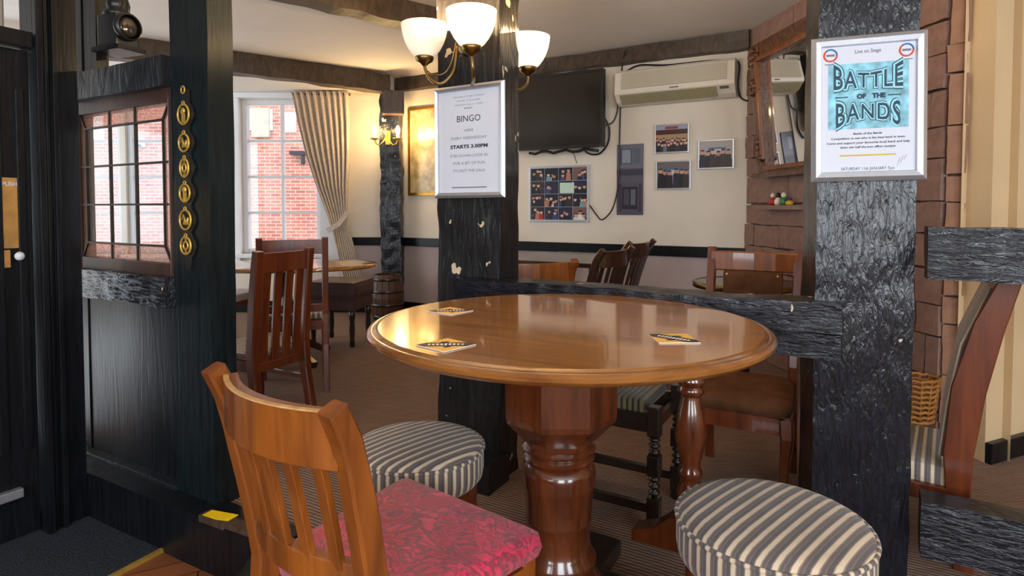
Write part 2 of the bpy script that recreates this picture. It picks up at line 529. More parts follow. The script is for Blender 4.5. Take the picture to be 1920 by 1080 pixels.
# ------------------------------------------------------------------ mesh building
class B:
    def __init__(self):
        self.bm = bmesh.new()
        self.mi = 0

    def _add(self, vs, fs, smooth=False):
        v = [self.bm.verts.new(p) for p in vs]
        out = []
        for f in fs:
            try:
                fa = self.bm.faces.new([v[i] for i in f])
                fa.material_index = self.mi
                fa.smooth = smooth
                out.append(fa)
            except ValueError:
                pass
        return v, out

    def box(self, c, s, rz=0.0, bev=0.0, rot=None):
        x, y, z = s[0] / 2, s[1] / 2, s[2] / 2
        R = rot if rot is not None else Matrix.Rotation(rz, 3, 'Z')
        vs = [Vector(c) + R @ Vector((sx * x, sy * y, sz * z)) for sx in (-1, 1) for sy in (-1, 1) for sz in (-1, 1)]
        fs = [(0, 1, 3, 2), (4, 6, 7, 5), (0, 4, 5, 1), (2, 3, 7, 6), (0, 2, 6, 4), (1, 5, 7, 3)]
        v, f = self._add(vs, fs)
        if bev > 0:
            ed = list({e for fa in f for e in fa.edges})
            bmesh.ops.bevel(self.bm, geom=ed, offset=min(bev, min(s) * 0.45), segments=2, profile=0.7, affect='EDGES')
        return self

    def bar(self, a, b, w, d, up=(0, 0, 1), bev=0.0):
        a, b = Vector(a), Vector(b)
        t = (b - a).normalized()
        s = t.cross(Vector(up))
        if s.length < 1e-5:
            s = Vector((1, 0, 0))
        s.normalize()
        q = s.cross(t).normalized()
        R = Matrix((s, t, q)).transposed()
        return self.box((a + b) / 2, (w, (b - a).length, d), bev=bev, rot=R)

    def lathe(self, prof, c=(0, 0, 0), seg=32, smooth=True, cap=True, sx=1.0, sy=1.0, phase=0.0, rot=None):
        vs, fs = [], []
        for r, z in prof:
            for k in range(seg):
                a = 2 * math.pi * k / seg + phase
                p = Vector((math.cos(a) * r * sx, math.sin(a) * r * sy, z))
                if rot is not None:
                    p = rot @ p
                vs.append(Vector(c) + p)
        n = len(prof)
        for i in range(n - 1):
            for k in range(seg):
                k2 = (k + 1) % seg
                fs.append((i * seg + k, i * seg + k2, (i + 1) * seg + k2, (i + 1) * seg + k))
        if cap:
            fs.append(tuple(reversed(range(seg))))
            fs.append(tuple(range((n - 1) * seg, n * seg)))
        self._add(vs, fs, smooth)
        return self

    def tube(self, pts, r, seg=8, closed=False, cap=True):
        pts = [Vector(p) for p in pts]
        n = len(pts)
        vs, fs = [], []
        prev = None
        for i in range(n):
            if closed:
                t = (pts[(i + 1) % n] - pts[i - 1]).normalized()
            else:
                t = (pts[min(i + 1, n - 1)] - pts[max(i - 1, 0)]).normalized()
            if prev is None:
                a = t.orthogonal().normalized()
            else:
                a = (prev - t * prev.dot(t)).normalized()
            prev = a
            b = t.cross(a)
            rr = r[i] if isinstance(r, (list, tuple)) else r
            for k in range(seg):
                an = 2 * math.pi * k / seg
                vs.append(pts[i] + a * math.cos(an) * rr + b * math.sin(an) * rr)
        for i in range(n if closed else n - 1):
            j = (i + 1) % n
            for k in range(seg):
                k2 = (k + 1) % seg
                fs.append((i * seg + k, i * seg + k2, j * seg + k2, j * seg + k))
        if cap and not closed:
            fs.append(tuple(reversed(range(seg))))
            fs.append(tuple(range((n - 1) * seg, n * seg)))
        self._add(vs, fs, True)
        return self

    def sweep(self, pts, w, d, xdir=(1, 0, 0), ch=0.18, seglist=None):
        """a bar of section w (along xdir) by d, chamfered, along a path; w, d may be lists"""
        pts = [Vector(p) for p in pts]
        n = len(pts)
        vs, fs = [], []
        X0 = Vector(xdir)
        for i in range(n):
            t = (pts[min(i + 1, n - 1)] - pts[max(i - 1, 0)]).normalized()
            x = (X0 - t * X0.dot(t)).normalized()
            y = t.cross(x)
            ww = (w[i] if isinstance(w, (list, tuple)) else w) / 2
            dd = (d[i] if isinstance(d, (list, tuple)) else d) / 2
            c = ch * min(ww, dd)
            for px, py in ((ww - c, -dd), (ww, -dd + c), (ww, dd - c), (ww - c, dd), (-ww + c, dd), (-ww, dd - c), (-ww, -dd + c), (-ww + c, -dd)):
                vs.append(pts[i] + x * px + y * py)
        for i in range(n - 1):
            for k in range(8):
                k2 = (k + 1) % 8
                fs.append((i * 8 + k, i * 8 + k2, (i + 1) * 8 + k2, (i + 1) * 8 + k))
        fs.append(tuple(reversed(range(8))))
        fs.append(tuple(range((n - 1) * 8, n * 8)))
        self._add(vs, fs)
        return self

    def prism(self, poly, a, b, mapf):
        """poly of 2-D points extruded from a to b; mapf(px, py, t) gives the 3-D point"""
        n = len(poly)
        vs = [mapf(p[0], p[1], a) for p in poly] + [mapf(p[0], p[1], b) for p in poly]
        fs = [tuple(range(n)), tuple(reversed(range(n, 2 * n)))]
        for i in range(n):
            j = (i + 1) % n
            fs.append((i, i + n, j + n, j))
        self._add([Vector(v) for v in vs], fs)
        return self

    def rough(self, c, s, cell=0.05, amp=0.006, freq=9.0, seed=0.0, edge=0.0):
        """a hewn timber: a gridded box whose surface wanders"""
        nx, ny, nz = [max(1, min(170, int(round(q / cell)))) for q in s]
        key, vs, fs = {}, [], []

        def vert(i, j, k):
            q = (i, j, k)
            if q not in key:
                p = Vector(((i / nx - 0.5) * s[0], (j / ny - 0.5) * s[1], (k / nz - 0.5) * s[2]))
                o = noise.noise_vector(p * freq + Vector((seed, seed * 1.7, seed * 0.3)))
                o2 = noise.noise_vector(p * freq * 0.22 + Vector((seed, seed * 0.7, seed)))
                key[q] = len(vs)
                vs.append(Vector(c) + p + o * amp + o2 * amp * 1.5)
            return key[q]
        for i in range(nx):
            for j in range(ny):
                fs.append((vert(i, j, 0), vert(i, j + 1, 0), vert(i + 1, j + 1, 0), vert(i + 1, j, 0)))
                fs.append((vert(i, j, nz), vert(i + 1, j, nz), vert(i + 1, j + 1, nz), vert(i, j + 1, nz)))
        for i in range(nx):
            for k in range(nz):
                fs.append((vert(i, 0, k), vert(i + 1, 0, k), vert(i + 1, 0, k + 1), vert(i, 0, k + 1)))
                fs.append((vert(i, ny, k), vert(i, ny, k + 1), vert(i + 1, ny, k + 1), vert(i + 1, ny, k)))
        for j in range(ny):
            for k in range(nz):
                fs.append((vert(0, j, k), vert(0, j, k + 1), vert(0, j + 1, k + 1), vert(0, j + 1, k)))
                fs.append((vert(nx, j, k), vert(nx, j + 1, k), vert(nx, j + 1, k + 1), vert(nx, j, k + 1)))
        self._add(vs, fs)
        return self

    def mesh(self, name):
        bmesh.ops.recalc_face_normals(self.bm, faces=self.bm.faces)
        me = bpy.data.meshes.new(name)
        self.bm.to_mesh(me)
        self.bm.free()
        return me

    def obj(self, name, mat, parent=None, loc=(0, 0, 0), rz=0.0, rot=None, sharp=None):
        me = self.mesh(name)
        for m in (mat if isinstance(mat, (list, tuple)) else [mat]):
            me.materials.append(M[m] if isinstance(m, str) else m)
        if sharp is not None:
            me.set_sharp_from_angle(angle=math.radians(sharp))
        o = bpy.data.objects.new(name, me)
        COL.objects.link(o)
        o.location = loc
        o.rotation_euler = rot if rot is not None else (0, 0, rz)
        if parent is not None:
            o.parent = parent
        return o


def tag(o, label, cat, group=None):
    o['label'] = label
    o['category'] = cat
    if group:
        o['group'] = group
    return o


def thing(name, label, cat, loc=(0, 0, 0), rz=0.0, group=None):
    o = bpy.data.objects.new(name, None)
    COL.objects.link(o)
    o.empty_display_size = 0.1
    o.location = loc
    o.rotation_euler = (0, 0, rz)
    return tag(o, label, cat, group)


def struct(o):
    o['kind'] = 'structure'
    return o


def copy_tree(o, parent=None):
    c = o.copy()
    COL.objects.link(c)
    c.parent = parent
    for ch in list(o.children):
        copy_tree(ch, c)
    return c


def text_mesh(s, size, bold=0.0, align='CENTER', shear=0.0, space=1.0):
    cu = bpy.data.curves.new('lettering', 'FONT')
    cu.body = s
    cu.size = size
    cu.align_x = align
    cu.align_y = 'CENTER'
    cu.offset = bold
    cu.shear = shear
    cu.space_character = space
    cu.resolution_u = 3
    ob = bpy.data.objects.new('lettering', cu)
    COL.objects.link(ob)
    bpy.context.view_layer.update()
    me = bpy.data.meshes.new_from_object(ob.evaluated_get(bpy.context.evaluated_depsgraph_get()))
    bpy.data.objects.remove(ob)
    bpy.data.curves.remove(cu)
    return me


def lettering(s, size, mat, parent, x, z, y=-0.002, bold=0.0, warp=None, shear=0.0, width=None, name='lettering', space=1.0):
    """flat print in the local x-z plane facing -y"""
    me = text_mesh(s, size, bold, 'CENTER', shear, space)
    xs = [v.co.x for v in me.vertices]
    cx, hw = (max(xs) + min(xs)) / 2, (max(xs) - min(xs)) / 2
    k = (width / (2 * hw)) if width else 1.0
    for v in me.vertices:
        px, pz = (v.co.x - cx) * k, v.co.y
        if warp:
            px, pz = warp(px, pz, hw * k)
        v.co = (x + px, y, z + pz)
    me.materials.append(M[mat])
    o = bpy.data.objects.new(name, me)
    COL.objects.link(o)
    o.parent = parent
    return o


# ------------------------------------------------------------------ the setting
CEIL = 2.43
LOW = -0.17
N_BACK = 4.902
Y_WIN = 6.35
CORNER = (-1.194, 6.35)
U_LEFT = -2.72          # door wall
N_PART = 1.335          # front of the timber partition

# upper floor: carpet, with a step edge along the partition
PE1 = UN(U_LEFT, 1.27)
PE2 = atz(472, 1018, 0)
PE2_IN = PE2 + Vector((0.02, 0.04, 0))
poly = [(-5.2, 7.0), tuple(UN(U_LEFT - 2.2, 1.27)[:2]), tuple(PE1[:2]), tuple(PE2_IN[:2]), (-0.78, 1.75), (-0.79, -2.6), (4.2, -2.6), (4.2, 7.0)]
b = B()
b.prism(poly, -0.22, 0.0, lambda x, y, t: (x, y, t))
struct(b.obj('floor', 'carpet'))
b = B()
b.box((-2.7, 0.1, LOW - 0.02), (3.8, 5.5, 0.04))
fl = struct(b.obj('floor_entrance', 'planks'))
# doormat with its brass edging strip
pm = [atz(-200, 1010, LOW), atz(150, 962, LOW), atz(308, 1027, LOW), atz(120, 1130, LOW), atz(-260, 1240, LOW)]
b = B()
b.prism([(p.x, p.y) for p in pm], LOW, LOW + 0.008, lambda x, y, t: (x, y, t))
dm = b.obj('doormat', 'mat')
tag(dm, 'dark blue-grey entrance mat on the floor below the black door', 'doormat')
b = B()
b.bar(atz(310, 1028, LOW + 0.006), atz(190, 1092, LOW + 0.006), 0.018, 0.012)
tag(b.obj('threshold_strip', 'brass'), 'narrow brass strip between the entrance mat and wooden floor', 'floor strip')

# walls ----------------------------------------------------------
DADO = 0.79


def wall_pieces(name, a, c, z0=0.0, z1=CEIL, th=0.12, lower='mauve', upper='cream', split=DADO - 0.03):
    """one vertical wall from a to c, thickened away from the room (to its left hand side)"""
    a, c = Vector((a[0], a[1], 0)), Vector((c[0], c[1], 0))
    d = (c - a).normalized()
    nrm = Vector((-d.y, d.x, 0)) * th
    b = B()
    b._add([a + Vector((0, 0, z0)), c + Vector((0, 0, z0)), c + Vector((0, 0, split)), a + Vector((0, 0, split))], [(0, 1, 2, 3)])
    b.mi = 1
    b._add([a + Vector((0, 0, split)), c + Vector((0, 0, split)), c + Vector((0, 0, z1)), a + Vector((0, 0, z1))], [(0, 1, 2, 3)])
    b._add([a + nrm + Vector((0, 0, z0)), c + nrm + Vector((0, 0, z0)), c + nrm + Vector((0, 0, z1)), a + nrm + Vector((0, 0, z1))], [(0, 1, 2, 3)])
    return struct(b.obj(name, [lower, upper]))


CH1 = un_of(on_plane(1403, 300, (N_BACK * S30, N_BACK * C30), (S30, C30)))[0]
P_CH1 = UN(CH1, N_BACK)                               # where the chimney breast starts
P_CH2 = atz(1760, 838, 0)                             # its near corner
P_CH3 = atz(1800, 846, 0)
P_CR1 = atz(1846, 868, 0)                             # near corner of the cream pier
d = (atz(1920, 846, 0) - P_CR1).normalized()
P_CR2 = P_CR1 + d * 1.6
wall_pieces('wall_back', CORNER, (P_CH1.x + 0.05, P_CH1.y - 0.03))
# low rail, wall plate beam and skirting of the back wall
CU0, CU1 = un_of(CORNER)[0], CH1
b = B()
b.box(((CU0 + CU1) / 2, N_BACK - 0.015, DADO - 0.04), (CU1 - CU0, 0.03, 0.085), bev=0.006)
struct(b.obj('trim_1', 'timber_smooth', rz=RZ))
b = B()
b.box(((CU0 + CU1) / 2, N_BACK - 0.01, 0.06), (CU1 - CU0, 0.025, 0.12), bev=0.004)
struct(b.obj('baseboard_back', 'timber_smooth', rz=RZ))
b = B()
L = CU1 - CU0
b.rough((0, 0, 0), (L, 0.09, 0.125), 0.08, 0.012, 5, 3.0)
o = b.obj('wall_plate_beam', 'timber_brown', loc=UN((CU0 + CU1) / 2, N_BACK - 0.05, CEIL - 0.063), rz=RZ)
tag(o, 'dark hewn beam along the top of the back wall above the air conditioner', 'beam')

# window wall with two openings -----------------------------------
SILL, HEAD = 0.62, 2.24


def xw(px):
    return aty(px, 330, Y_WIN).x


WX = [(xw(452), xw(600)), (xw(236), xw(340)), (xw(150), xw(226))]
b = B()
edges = [-5.2]
for x0, x1 in sorted(WX):
    edges += [x0, x1]
edges += [CORNER[0] + 0.02]
for i in range(0, len(edges), 2):
    xa, xb = edges[i], edges[i + 1]
    b.mi = 0 if i < 6 else 0
    b.box(((xa + xb) / 2, Y_WIN + 0.1, 1.25), (xb - xa, 0.2, 2.5))
for x0, x1 in WX:
    b.box(((x0 + x1) / 2, Y_WIN + 0.1, SILL / 2), (x1 - x0, 0.2, SILL))
    b.box(((x0 + x1) / 2, Y_WIN + 0.1, (HEAD + 2.5) / 2), (x1 - x0, 0.2, 2.5 - HEAD))
struct(b.obj('wall_window', 'cream'))
b = B()
b.box(((xw(655) + CORNER[0]) / 2, Y_WIN - 0.006, (DADO - 0.04) / 2), (CORNER[0] - xw(655), 0.012, DADO - 0.04))
struct(b.obj('wall_window_lower', 'mauve'))
b = B()
b.box(((xw(655) + CORNER[0]) / 2, Y_WIN - 0.015, DADO - 0.04), (CORNER[0] - xw(655), 0.03, 0.085), bev=0.006)
struct(b.obj('trim_2', 'timber_smooth'))
b = B()
b.box(((-5 + CORNER[0]) / 2, Y_WIN - 0.01, 0.06), (CORNER[0] + 5, 0.025, 0.12), bev=0.004)
struct(b.obj('baseboard_window', 'timber_smooth'))

for wi, (x0, x1) in enumerate(WX):
    fr = B()
    t_ = 0.05
    yy = Y_WIN + 0.08
    w_ = struct(bpy.data.objects.new('window_%d' % (wi + 2), None))
    COL.objects.link(w_)
    w_.location = ((x0 + x1) / 2, yy, SILL)
    hw, hh = (x1 - x0) / 2, HEAD - SILL
    for sx in (-1, 1):
        B().box((sx * (hw - t_ / 2), 0, hh / 2), (t_, 0.08, hh), bev=0.006).obj('window_frame', 'white_paint', w_)
    for zz in (t_ / 2, hh - t_ / 2):
        B().box((0, 0, zz), (2 * hw - 2 * t_, 0.08, t_), bev=0.006).obj('window_frame', 'white_paint', w_)
    B().box((0, -0.11, -0.02), (2 * hw + 0.1, 0.16, 0.04), bev=0.008).obj('window_sill', 'white_paint', w_)
    cols, rows = (2 if wi == 0 else 1), 4
    pw, ph = (2 * hw - 2 * t_) / cols, (hh - 2 * t_) / rows
    for k in range(1, cols):
        B().box((-hw + t_ + k * pw, 0, hh / 2), (0.026, 0.05, hh - 2 * t_), bev=0.004).obj('glazing_bar', 'white_paint', w_)
    for k in range(1, rows):
        B().box((0, -0.001, t_ + k * ph), (2 * hw - 2 * t_, 0.046, 0.026), bev=0.004).obj('glazing_bar', 'white_paint', w_)
    pm_ = None
    for i in range(cols):
        for k in range(rows):
            loc = (-hw + t_ + (i + 0.5) * pw, 0.004, t_ + (k + 0.5) * ph)
            if pm_ is None:
                pm_ = B().box((0, 0, 0), (pw, 0.004, ph)).obj('pane', 'glass', w_, loc)
            else:
                c = pm_.copy()
                COL.objects.link(c)
                c.parent = w_
                c.location = loc
# white reveal boards either side of the main window
for px0, px1 in ((424, 452), (600, 650)):
    xa, xb = xw(px0), xw(px1)
    struct(B().box(((xa + xb) / 2, Y_WIN - 0.02, 1.4), (xb - xa, 0.05, 1.75), bev=0.01).obj('trim_3', 'white_paint'))
xa, xb = xw(160), xw(655)
struct(B().box(((xa + xb) / 2, Y_WIN - 0.03, 2.272), (xb - xa, 0.08, 0.055), bev=0.01).obj('trim_4', 'white_paint'))

# ceilings ---------------------------------------------------------
BB0, BB1 = Vector((CORNER[0] - 0.05, 6.05, 0)), Vector((-3.35, 4.52, 0))   # the bay beam
b = B()
b.box((-0.4, 2.7, CEIL + 0.04), (10.0, 9.0, 0.08))
struct(b.obj('ceiling', 'ceiling'))
b = B()
b.prism([(BB0.x, BB0.y), (CORNER[0], Y_WIN), (-5.2, Y_WIN), (-5.2, 3.0), (BB1.x, BB1.y)], 2.30, CEIL, lambda x, y, t: (x, y, t))
struct(b.obj('ceiling_bay', 'ceiling'))


def beam(name, a, c, w, h, zc, mat, label, seed=1.0, amp=0.012, cell=0.07):
    a, c = Vector((a[0], a[1], zc)), Vector((c[0], c[1], zc))
    d = c - a
    o = B().rough((0, 0, 0), (d.length, w, h), cell, amp, 6, seed).obj(name, mat, loc=(a + c) / 2, rz=math.atan2(d.y, d.x))
    return tag(o, label, 'beam')


beam('bay_beam', BB0, BB1, 0.14, 0.17, 2.335, 'timber_brown', 'long dark hewn ceiling beam in front of the bay window', 2)
beam('ceiling_beam', (-0.50, 4.15), (-1.95, 2.85), 0.16, 0.15, 2.36, 'timber_brown', 'short dark ceiling beam behind the three-shade lamp', 4)

# chimney breast of painted blocks ----------------------------------
def block_wall(parent_name, a, c, mat, seed, courses, lens, depth=0.035, core=True):
    a, c = Vector((a.x, a.y, 0)), Vector((c.x, c.y, 0))
    d = c - a
    L = d.length
    rz = math.atan2(d.y, d.x)
    core_o = B().box((L / 2, 0.08, CEIL / 2), (L, 0.12, CEIL)).obj(parent_name, 'mortar', loc=a, rz=rz)
    struct(core_o)
    r = random.Random(seed)
    z = 0.0
    cache = {}
    k = 0
    while z < CEIL - 0.02:
        h = min(courses[k % len(courses)], CEIL - z)
        x = 0.0
        first = True
        while x < L - 0.005:
            w = lens[r.randrange(len(lens))] * (0.5 if first and k % 2 else 1.0)
            w = min(w, L - x)
            if L - x - w < 0.08:
                w = L - x
            bb = B()
            bb.rough((0, 0, 0), (w - 0.008, depth, h - 0.008), 0.06, 0.006, 14, r.random() * 50)
            bb.obj('brick', mat, core_o, (x + w / 2, 0.02 - depth / 2 + r.uniform(-0.006, 0.006), z + h / 2))
            x += w
            first = False
        z += h
        k += 1
    return core_o


block_wall('wall_chimney', P_CH1, P_CH2, 'brown_block', 3, [0.16, 0.15, 0.2, 0.14, 0.17], [0.34, 0.42, 0.28])
block_wall('wall_chimney_pier', P_CH2, P_CH3, 'tan_block', 5, [0.12, 0.22, 0.23, 0.13, 0.25, 0.18], [0.5])
wall_pieces('wall_pier', P_CH3, P_CR1, upper='tan', lower='tan')
wall_pieces('wall_right', P_CR1, P_CR2, upper='tan', lower='tan')
dd = (P_CR2 - P_CR1)
struct(B().box((dd.length / 2, -0.012, 0.045), (dd.length, 0.03, 0.09), bev=0.005).obj('baseboard_right', 'timber_smooth', loc=P_CR1, rz=math.atan2(dd.y, dd.x)))
dr = B().bar(P_CR1 + dd * 0.02 + Vector((0, 0, 0.84)), P_CR2 + Vector((0, 0, 0.84)), 0.04, 0.07)
struct(dr.obj('trim_5', 'timber_smooth'))

# the rest of the room behind the viewer
b = B()
xs_ = [-4.6]
for wx_, ww_ in REAR_WIN:
    xs_ += [wx_ - ww_ / 2, wx_ + ww_ / 2]
xs_ += [4.0]
for i in range(0, len(xs_), 2):
    b.box(((xs_[i] + xs_[i + 1]) / 2, REAR_Y - 0.05, 1.13), (xs_[i + 1] - xs_[i], 0.1, 2.6))
for wx_, ww_ in REAR_WIN:
    b.box((wx_, REAR_Y - 0.05, 0.3), (ww_, 0.1, 0.94))
    b.box((wx_, REAR_Y - 0.05, 2.29), (ww_, 0.1, 0.28))
struct(b.obj('wall_rear', 'tan'))
struct(B().box((4.0, 0.6, 1.13), (0.1, 6.4, 2.6)).obj('wall_far_right', 'tan'))
struct(B().box((-4.6, -0.4, 1.13), (0.1, 4.4, 2.6)).obj('wall_far_left', 'timber_smooth'))

lw = B()
for y0_, y1_, z0_, z1_ in ((1.0, 3.4, 0, 2.5), (5.9, 6.5, 0, 2.5), (3.4, 5.9, 0, 0.6), (3.4, 5.9, 2.2, 2.5)):
    lw.box((-5.25, (y0_ + y1_) / 2, (z0_ + z1_) / 2), (0.1, y1_ - y0_, z1_ - z0_))
struct(lw.obj('wall_left', 'cream'))

# the street outside -------------------------------------------------
FY = 13.5
fac = thing('brick_building', 'red brick building across the street seen through the bay window', 'building', (-4.5, FY, 0))
B().box((0, 0.1, 3.0), (16, 0.2, 7.0)).obj('wall', 'facade', fac)
for px0, px1, y0, y1 in ((462, 474, 205, 245), (496, 512, 205, 245), (534, 556, 212, 248), (176, 196, 215, 262)):
    pa, pb = aty(px0, y0, FY), aty(px1, y1, FY)
    cx, cz = (pa.x + pb.x) / 2 + 4.5, (pa.z + pb.z) / 2
    f = B().box((cx, -0.02, cz), (pb.x - pa.x, 0.06, pa.z - pb.z), bev=0.01).obj('window', 'white_paint', fac)
pa, pb = aty(474, 203, FY), aty(508, 258, FY)
B().box(((pa.x + pb.x) / 2 + 4.5, -0.05, (pa.z + pb.z) / 2), (pb.x - pa.x, 0.1, pa.z - pb.z), bev=0.01).obj('sign_board', 'ac_grey', fac)
p = aty(561, 288, FY)
bb = B().box((p.x + 4.5, -0.1, p.z), (0.3, 0.2, 0.08)).box((p.x + 4.6, -0.06, p.z - 0.12), (0.06, 0.1, 0.25))
bb.obj('wall_bracket', 'black', fac)
p = aty(263, 268, FY)
al = B().box((p.x + 4.5, -0.07, p.z), (0.26, 0.12, 0.2), bev=0.03).obj('alarm_box', 'white_paint', fac)
B().box((p.x + 4.5, -0.14, p.z - 0.07), (0.2, 0.02, 0.06)).obj('alarm_strip', 'logo_blue', al)
o = B().box((-4.5, 10, -0.4), (20, 7.2, 0.1)).obj('street_paving', 'ac_grey')
struct(o)

# door wall on the left -----------------------------------------------
DW = U_LEFT
def vz(x, y, u):
    """pixel on the plane u = const -> (n, z)"""
    p = on_plane(x, y, (u * C30, -u * S30), (C30, -S30))
    return un_of(p)[1], p.z


n0 = 0.2
nj = vz(72, 500, DW)[0]
n_post = vz(108, 500, DW)[0]
n_end = 1.235
# dark panelled jamb between the door and the partition
b = B()
b.box((DW - 0.05, (nj + n_end) / 2, (CEIL + LOW) / 2), (0.1, n_end - nj, CEIL - LOW))
b.box((DW - 0.05, (n0 + nj) / 2, CEIL - 0.05), (0.1, nj - n0, 0.1))
wd = struct(b.obj('wall_door', 'timber_smooth', rz=RZ))
b = B()
for nn, w_, h_ in ((nj + 0.012, 0.024, 0.03), (n_post, 0.02, 0.024), (n_post - 0.025, 0.012, 0.012), (n_end - 0.09, 0.012, 0.01)):
    b = B().box((DW + h_ / 2, nn, (CEIL + LOW) / 2), (h_, w_, CEIL - LOW), bev=0.004)
    b.obj('moulding', 'timber_smooth', wd)
# the door
nd0, zt = vz(30, 84, DW)
zb = LOW
door = struct(bpy.data.objects.new('door_1', None))
COL.objects.link(door)
door.rotation_euler = (0, 0, RZ)
dn1 = nj - 0.005
dn0 = dn1 - 0.8
zdt = vz(60, 95, DW)[1]
B().box((DW - 0.045, (dn0 + dn1) / 2, (zdt + LOW) / 2 + 0.01), (0.04, dn1 - dn0, zdt - LOW - 0.02), bev=0.004).obj('door_panel', 'timber_smooth', door)
for nn in (dn1 - 0.035, dn1 - 0.11):
    B().box((DW - 0.02, nn, (zdt + LOW) / 2 + 0.1), (0.016, 0.03, zdt - LOW - 0.5), bev=0.005).obj('door_bead', 'timber_smooth', door)
_, zw = vz(34, 927, DW)
B().box((DW - 0.015, (dn0 + dn1) / 2 - 0.01, zw), (0.03, 0.7, 0.035), bev=0.006).obj('weather_bar', 'steel', door)
na, za = vz(0, 332, DW)
nb, zb_ = vz(45, 465, DW)
pl = B().box((DW - 0.018, (na + nb) / 2 - 0.05, (za + zb_) / 2), (0.006, (nb - na) + 0.1, za - zb_), bev=0.002).obj('push_plate', 'brass_dull', door)
lt = text_mesh('PUSH', 0.021, 0.0004)
for v in lt.vertices:
    v.co = (0.0, v.co.x, v.co.y)
lt.materials.append(M['paper'])
o = bpy.data.objects.new('lettering', lt)
COL.objects.link(o)
o.parent = pl
o.location = (DW - 0.0145, vz(21, 345, DW)[0], vz(21, 345, DW)[1])
na2, za2 = vz(0, 470, DW)
nb2, zb2 = vz(24, 502, DW)
B().box((DW - 0.018, (na2 + nb2) / 2 - 0.04, (za2 + zb2) / 2), (0.006, nb2 - na2 + 0.08, za2 - zb2), bev=0.002).obj('lock_plate', 'brass_dull', door)
nk, zk = vz(36, 480, DW)
B().lathe([(0.006, 0), (0.006, 0.012), (0.014, 0.018), (0.017, 0.028), (0.012, 0.037), (0.002, 0.04)], (DW - 0.022, nk, zk), 16, rot=Matrix.Rotation(math.radians(90), 3, 'Y')).obj('door_knob', 'ceramic', door)
# worn brown strip and fanlight over the door
na3, za3 = vz(52, 516, DW)
B().box((DW - 0.024, na3 - 0.005, 0.62), (0.004, 0.028, 0.36)).obj('worn_patch', 'chair_dark', door)
_, zf0 = vz(30, 80, DW)
tf = B().box((DW - 0.03, (dn0 + dn1) / 2, zdt + 0.035), (0.1, dn1 - dn0, 0.06), bev=0.006).obj('transom', 'timber_smooth', door)
B().box((DW - 0.06, (dn0 + dn1) / 2 - 0.03, (zdt + 0.065 + CEIL - 0.1) / 2), (0.01, dn1 - dn0 - 0.06, CEIL - 0.1 - zdt - 0.065)).obj('fanlight_glass', 'frosted', door)
for k in range(7):
    B().box((DW - 0.053, dn1 - 0.07 - k * 0.016, (zdt + 0.065 + CEIL - 0.1) / 2), (0.006, 0.008, CEIL - 0.1 - zdt - 0.065), bev=0.002).obj('glass_rib', 'frosted', tf)

# the timber partition with its leaded light ---------------------------
UP0, UP1 = uz(334, 925, N_PART)[0], uz(403, 955, N_PART)[0]
post_w = UP1 - UP0
o = B().rough((0, 0, 0), (post_w, 0.10, CEIL), 0.09, 0.003, 5, 8).obj('partition_post', 'timber_green', loc=UN((UP0 + UP1) / 2, N_PART + 0.05, CEIL / 2), rz=RZ)
tag(o, 'tall black square post hung with a strap of horse brasses', 'post')
PU0, PU1 = uz(156, 400, N_PART + 0.02)[0], UP0
PW = PU1 - PU0
NP = N_PART + 0.05
def zpart(px, py, n=N_PART + 0.02):
    return uz(px, py, n)[1]
part = thing('timber_partition', 'low black panelled timber partition between entrance door and brasses post', 'partition', UN((PU0 + PU1) / 2, NP), RZ)
zb0, zb1 = zpart(235, 533 + 27), zpart(235, 533 - 25)
B().rough((0, -0.03, (zb0 + zb1) / 2), (PW + 0.01, 0.11, zb1 - zb0), 0.014, 0.005, 12, 5).obj('middle_rail', 'timber_grain', part)
zt0, zt1 = zpart(235, 180), zpart(235, 128)
B().rough((0, -0.03, (zt0 + zt1) / 2), (PW + 0.01, 0.10, zt1 - zt0), 0.05, 0.004, 9, 6).obj('top_rail', 'timber', part)
B().box((-0.1, 0, zb0 / 2), (PW + 0.2, 0.03, zb0)).obj('panel', 'timber_smooth', part)
B().box((-PW / 2 - 0.1, 0.0, CEIL / 2), (0.2, 0.04, CEIL), bev=0.004).obj('panel_stile', 'timber_smooth', part)
B().box((-0.1, -0.035, 0.015), (PW + 0.2, 0.05, 0.03), bev=0.006).obj('skirting', 'timber', part)
# black upright between door wall and window, rising to the ceiling
upw = uz(187, 80, NP)[0] - PU0 + 0.06
B().box((-PW / 2 + upw / 2 - 0.06, 0.01, (zt1 + CEIL) / 2), (upw, 0.05, CEIL - zt1)).obj('upper_panel', 'timber_smooth', part)
# sill step below: kerb of the raised floor
k0, k1 = UN(DW - 0.25, 1.235), PE2 + Vector((0.10, -0.055, 0))
kd = Vector((k1.x - k0.x, k1.y - k0.y, 0))
o = B().rough((0, 0, 0), (kd.length, 0.13, 0.19), 0.08, 0.004, 6, 12).obj('step_kerb', 'timber_smooth', loc=(k0 + k1) / 2 + Vector((0.03, 0.055, LOW + 0.09)), rz=math.atan2(kd.y, kd.x))
tag(o, 'black painted timber kerb of the step below the partition', 'step')
# worn nosing and yellow tape at the opening
ta, tb = atz(376, 976, 0.012), PE2 + Vector((0, 0, 0.012))
o = B().bar(ta + Vector((0.0, 0.03, 0.004)), tb + Vector((0, 0.03, 0.004)), 0.05, 0.024, bev=0.003).obj('step_nosing', 'timber_brown')
tag(o, 'worn brown wooden nosing on the step beside the brasses post', 'step edge')
tq = [atz(380, 966, 0.028), atz(398, 957, 0.028), atz(447, 966, 0.028), atz(428, 977, 0.028), atz(404, 974, 0.028)]
o = B().prism([(p.x, p.y) for p in tq], 0.0275, 0.030, lambda x, y, t: (x, y, t)).obj('warning_tape', 'tape')
tag(o, 'torn piece of yellow tape stuck on the step edge', 'tape')

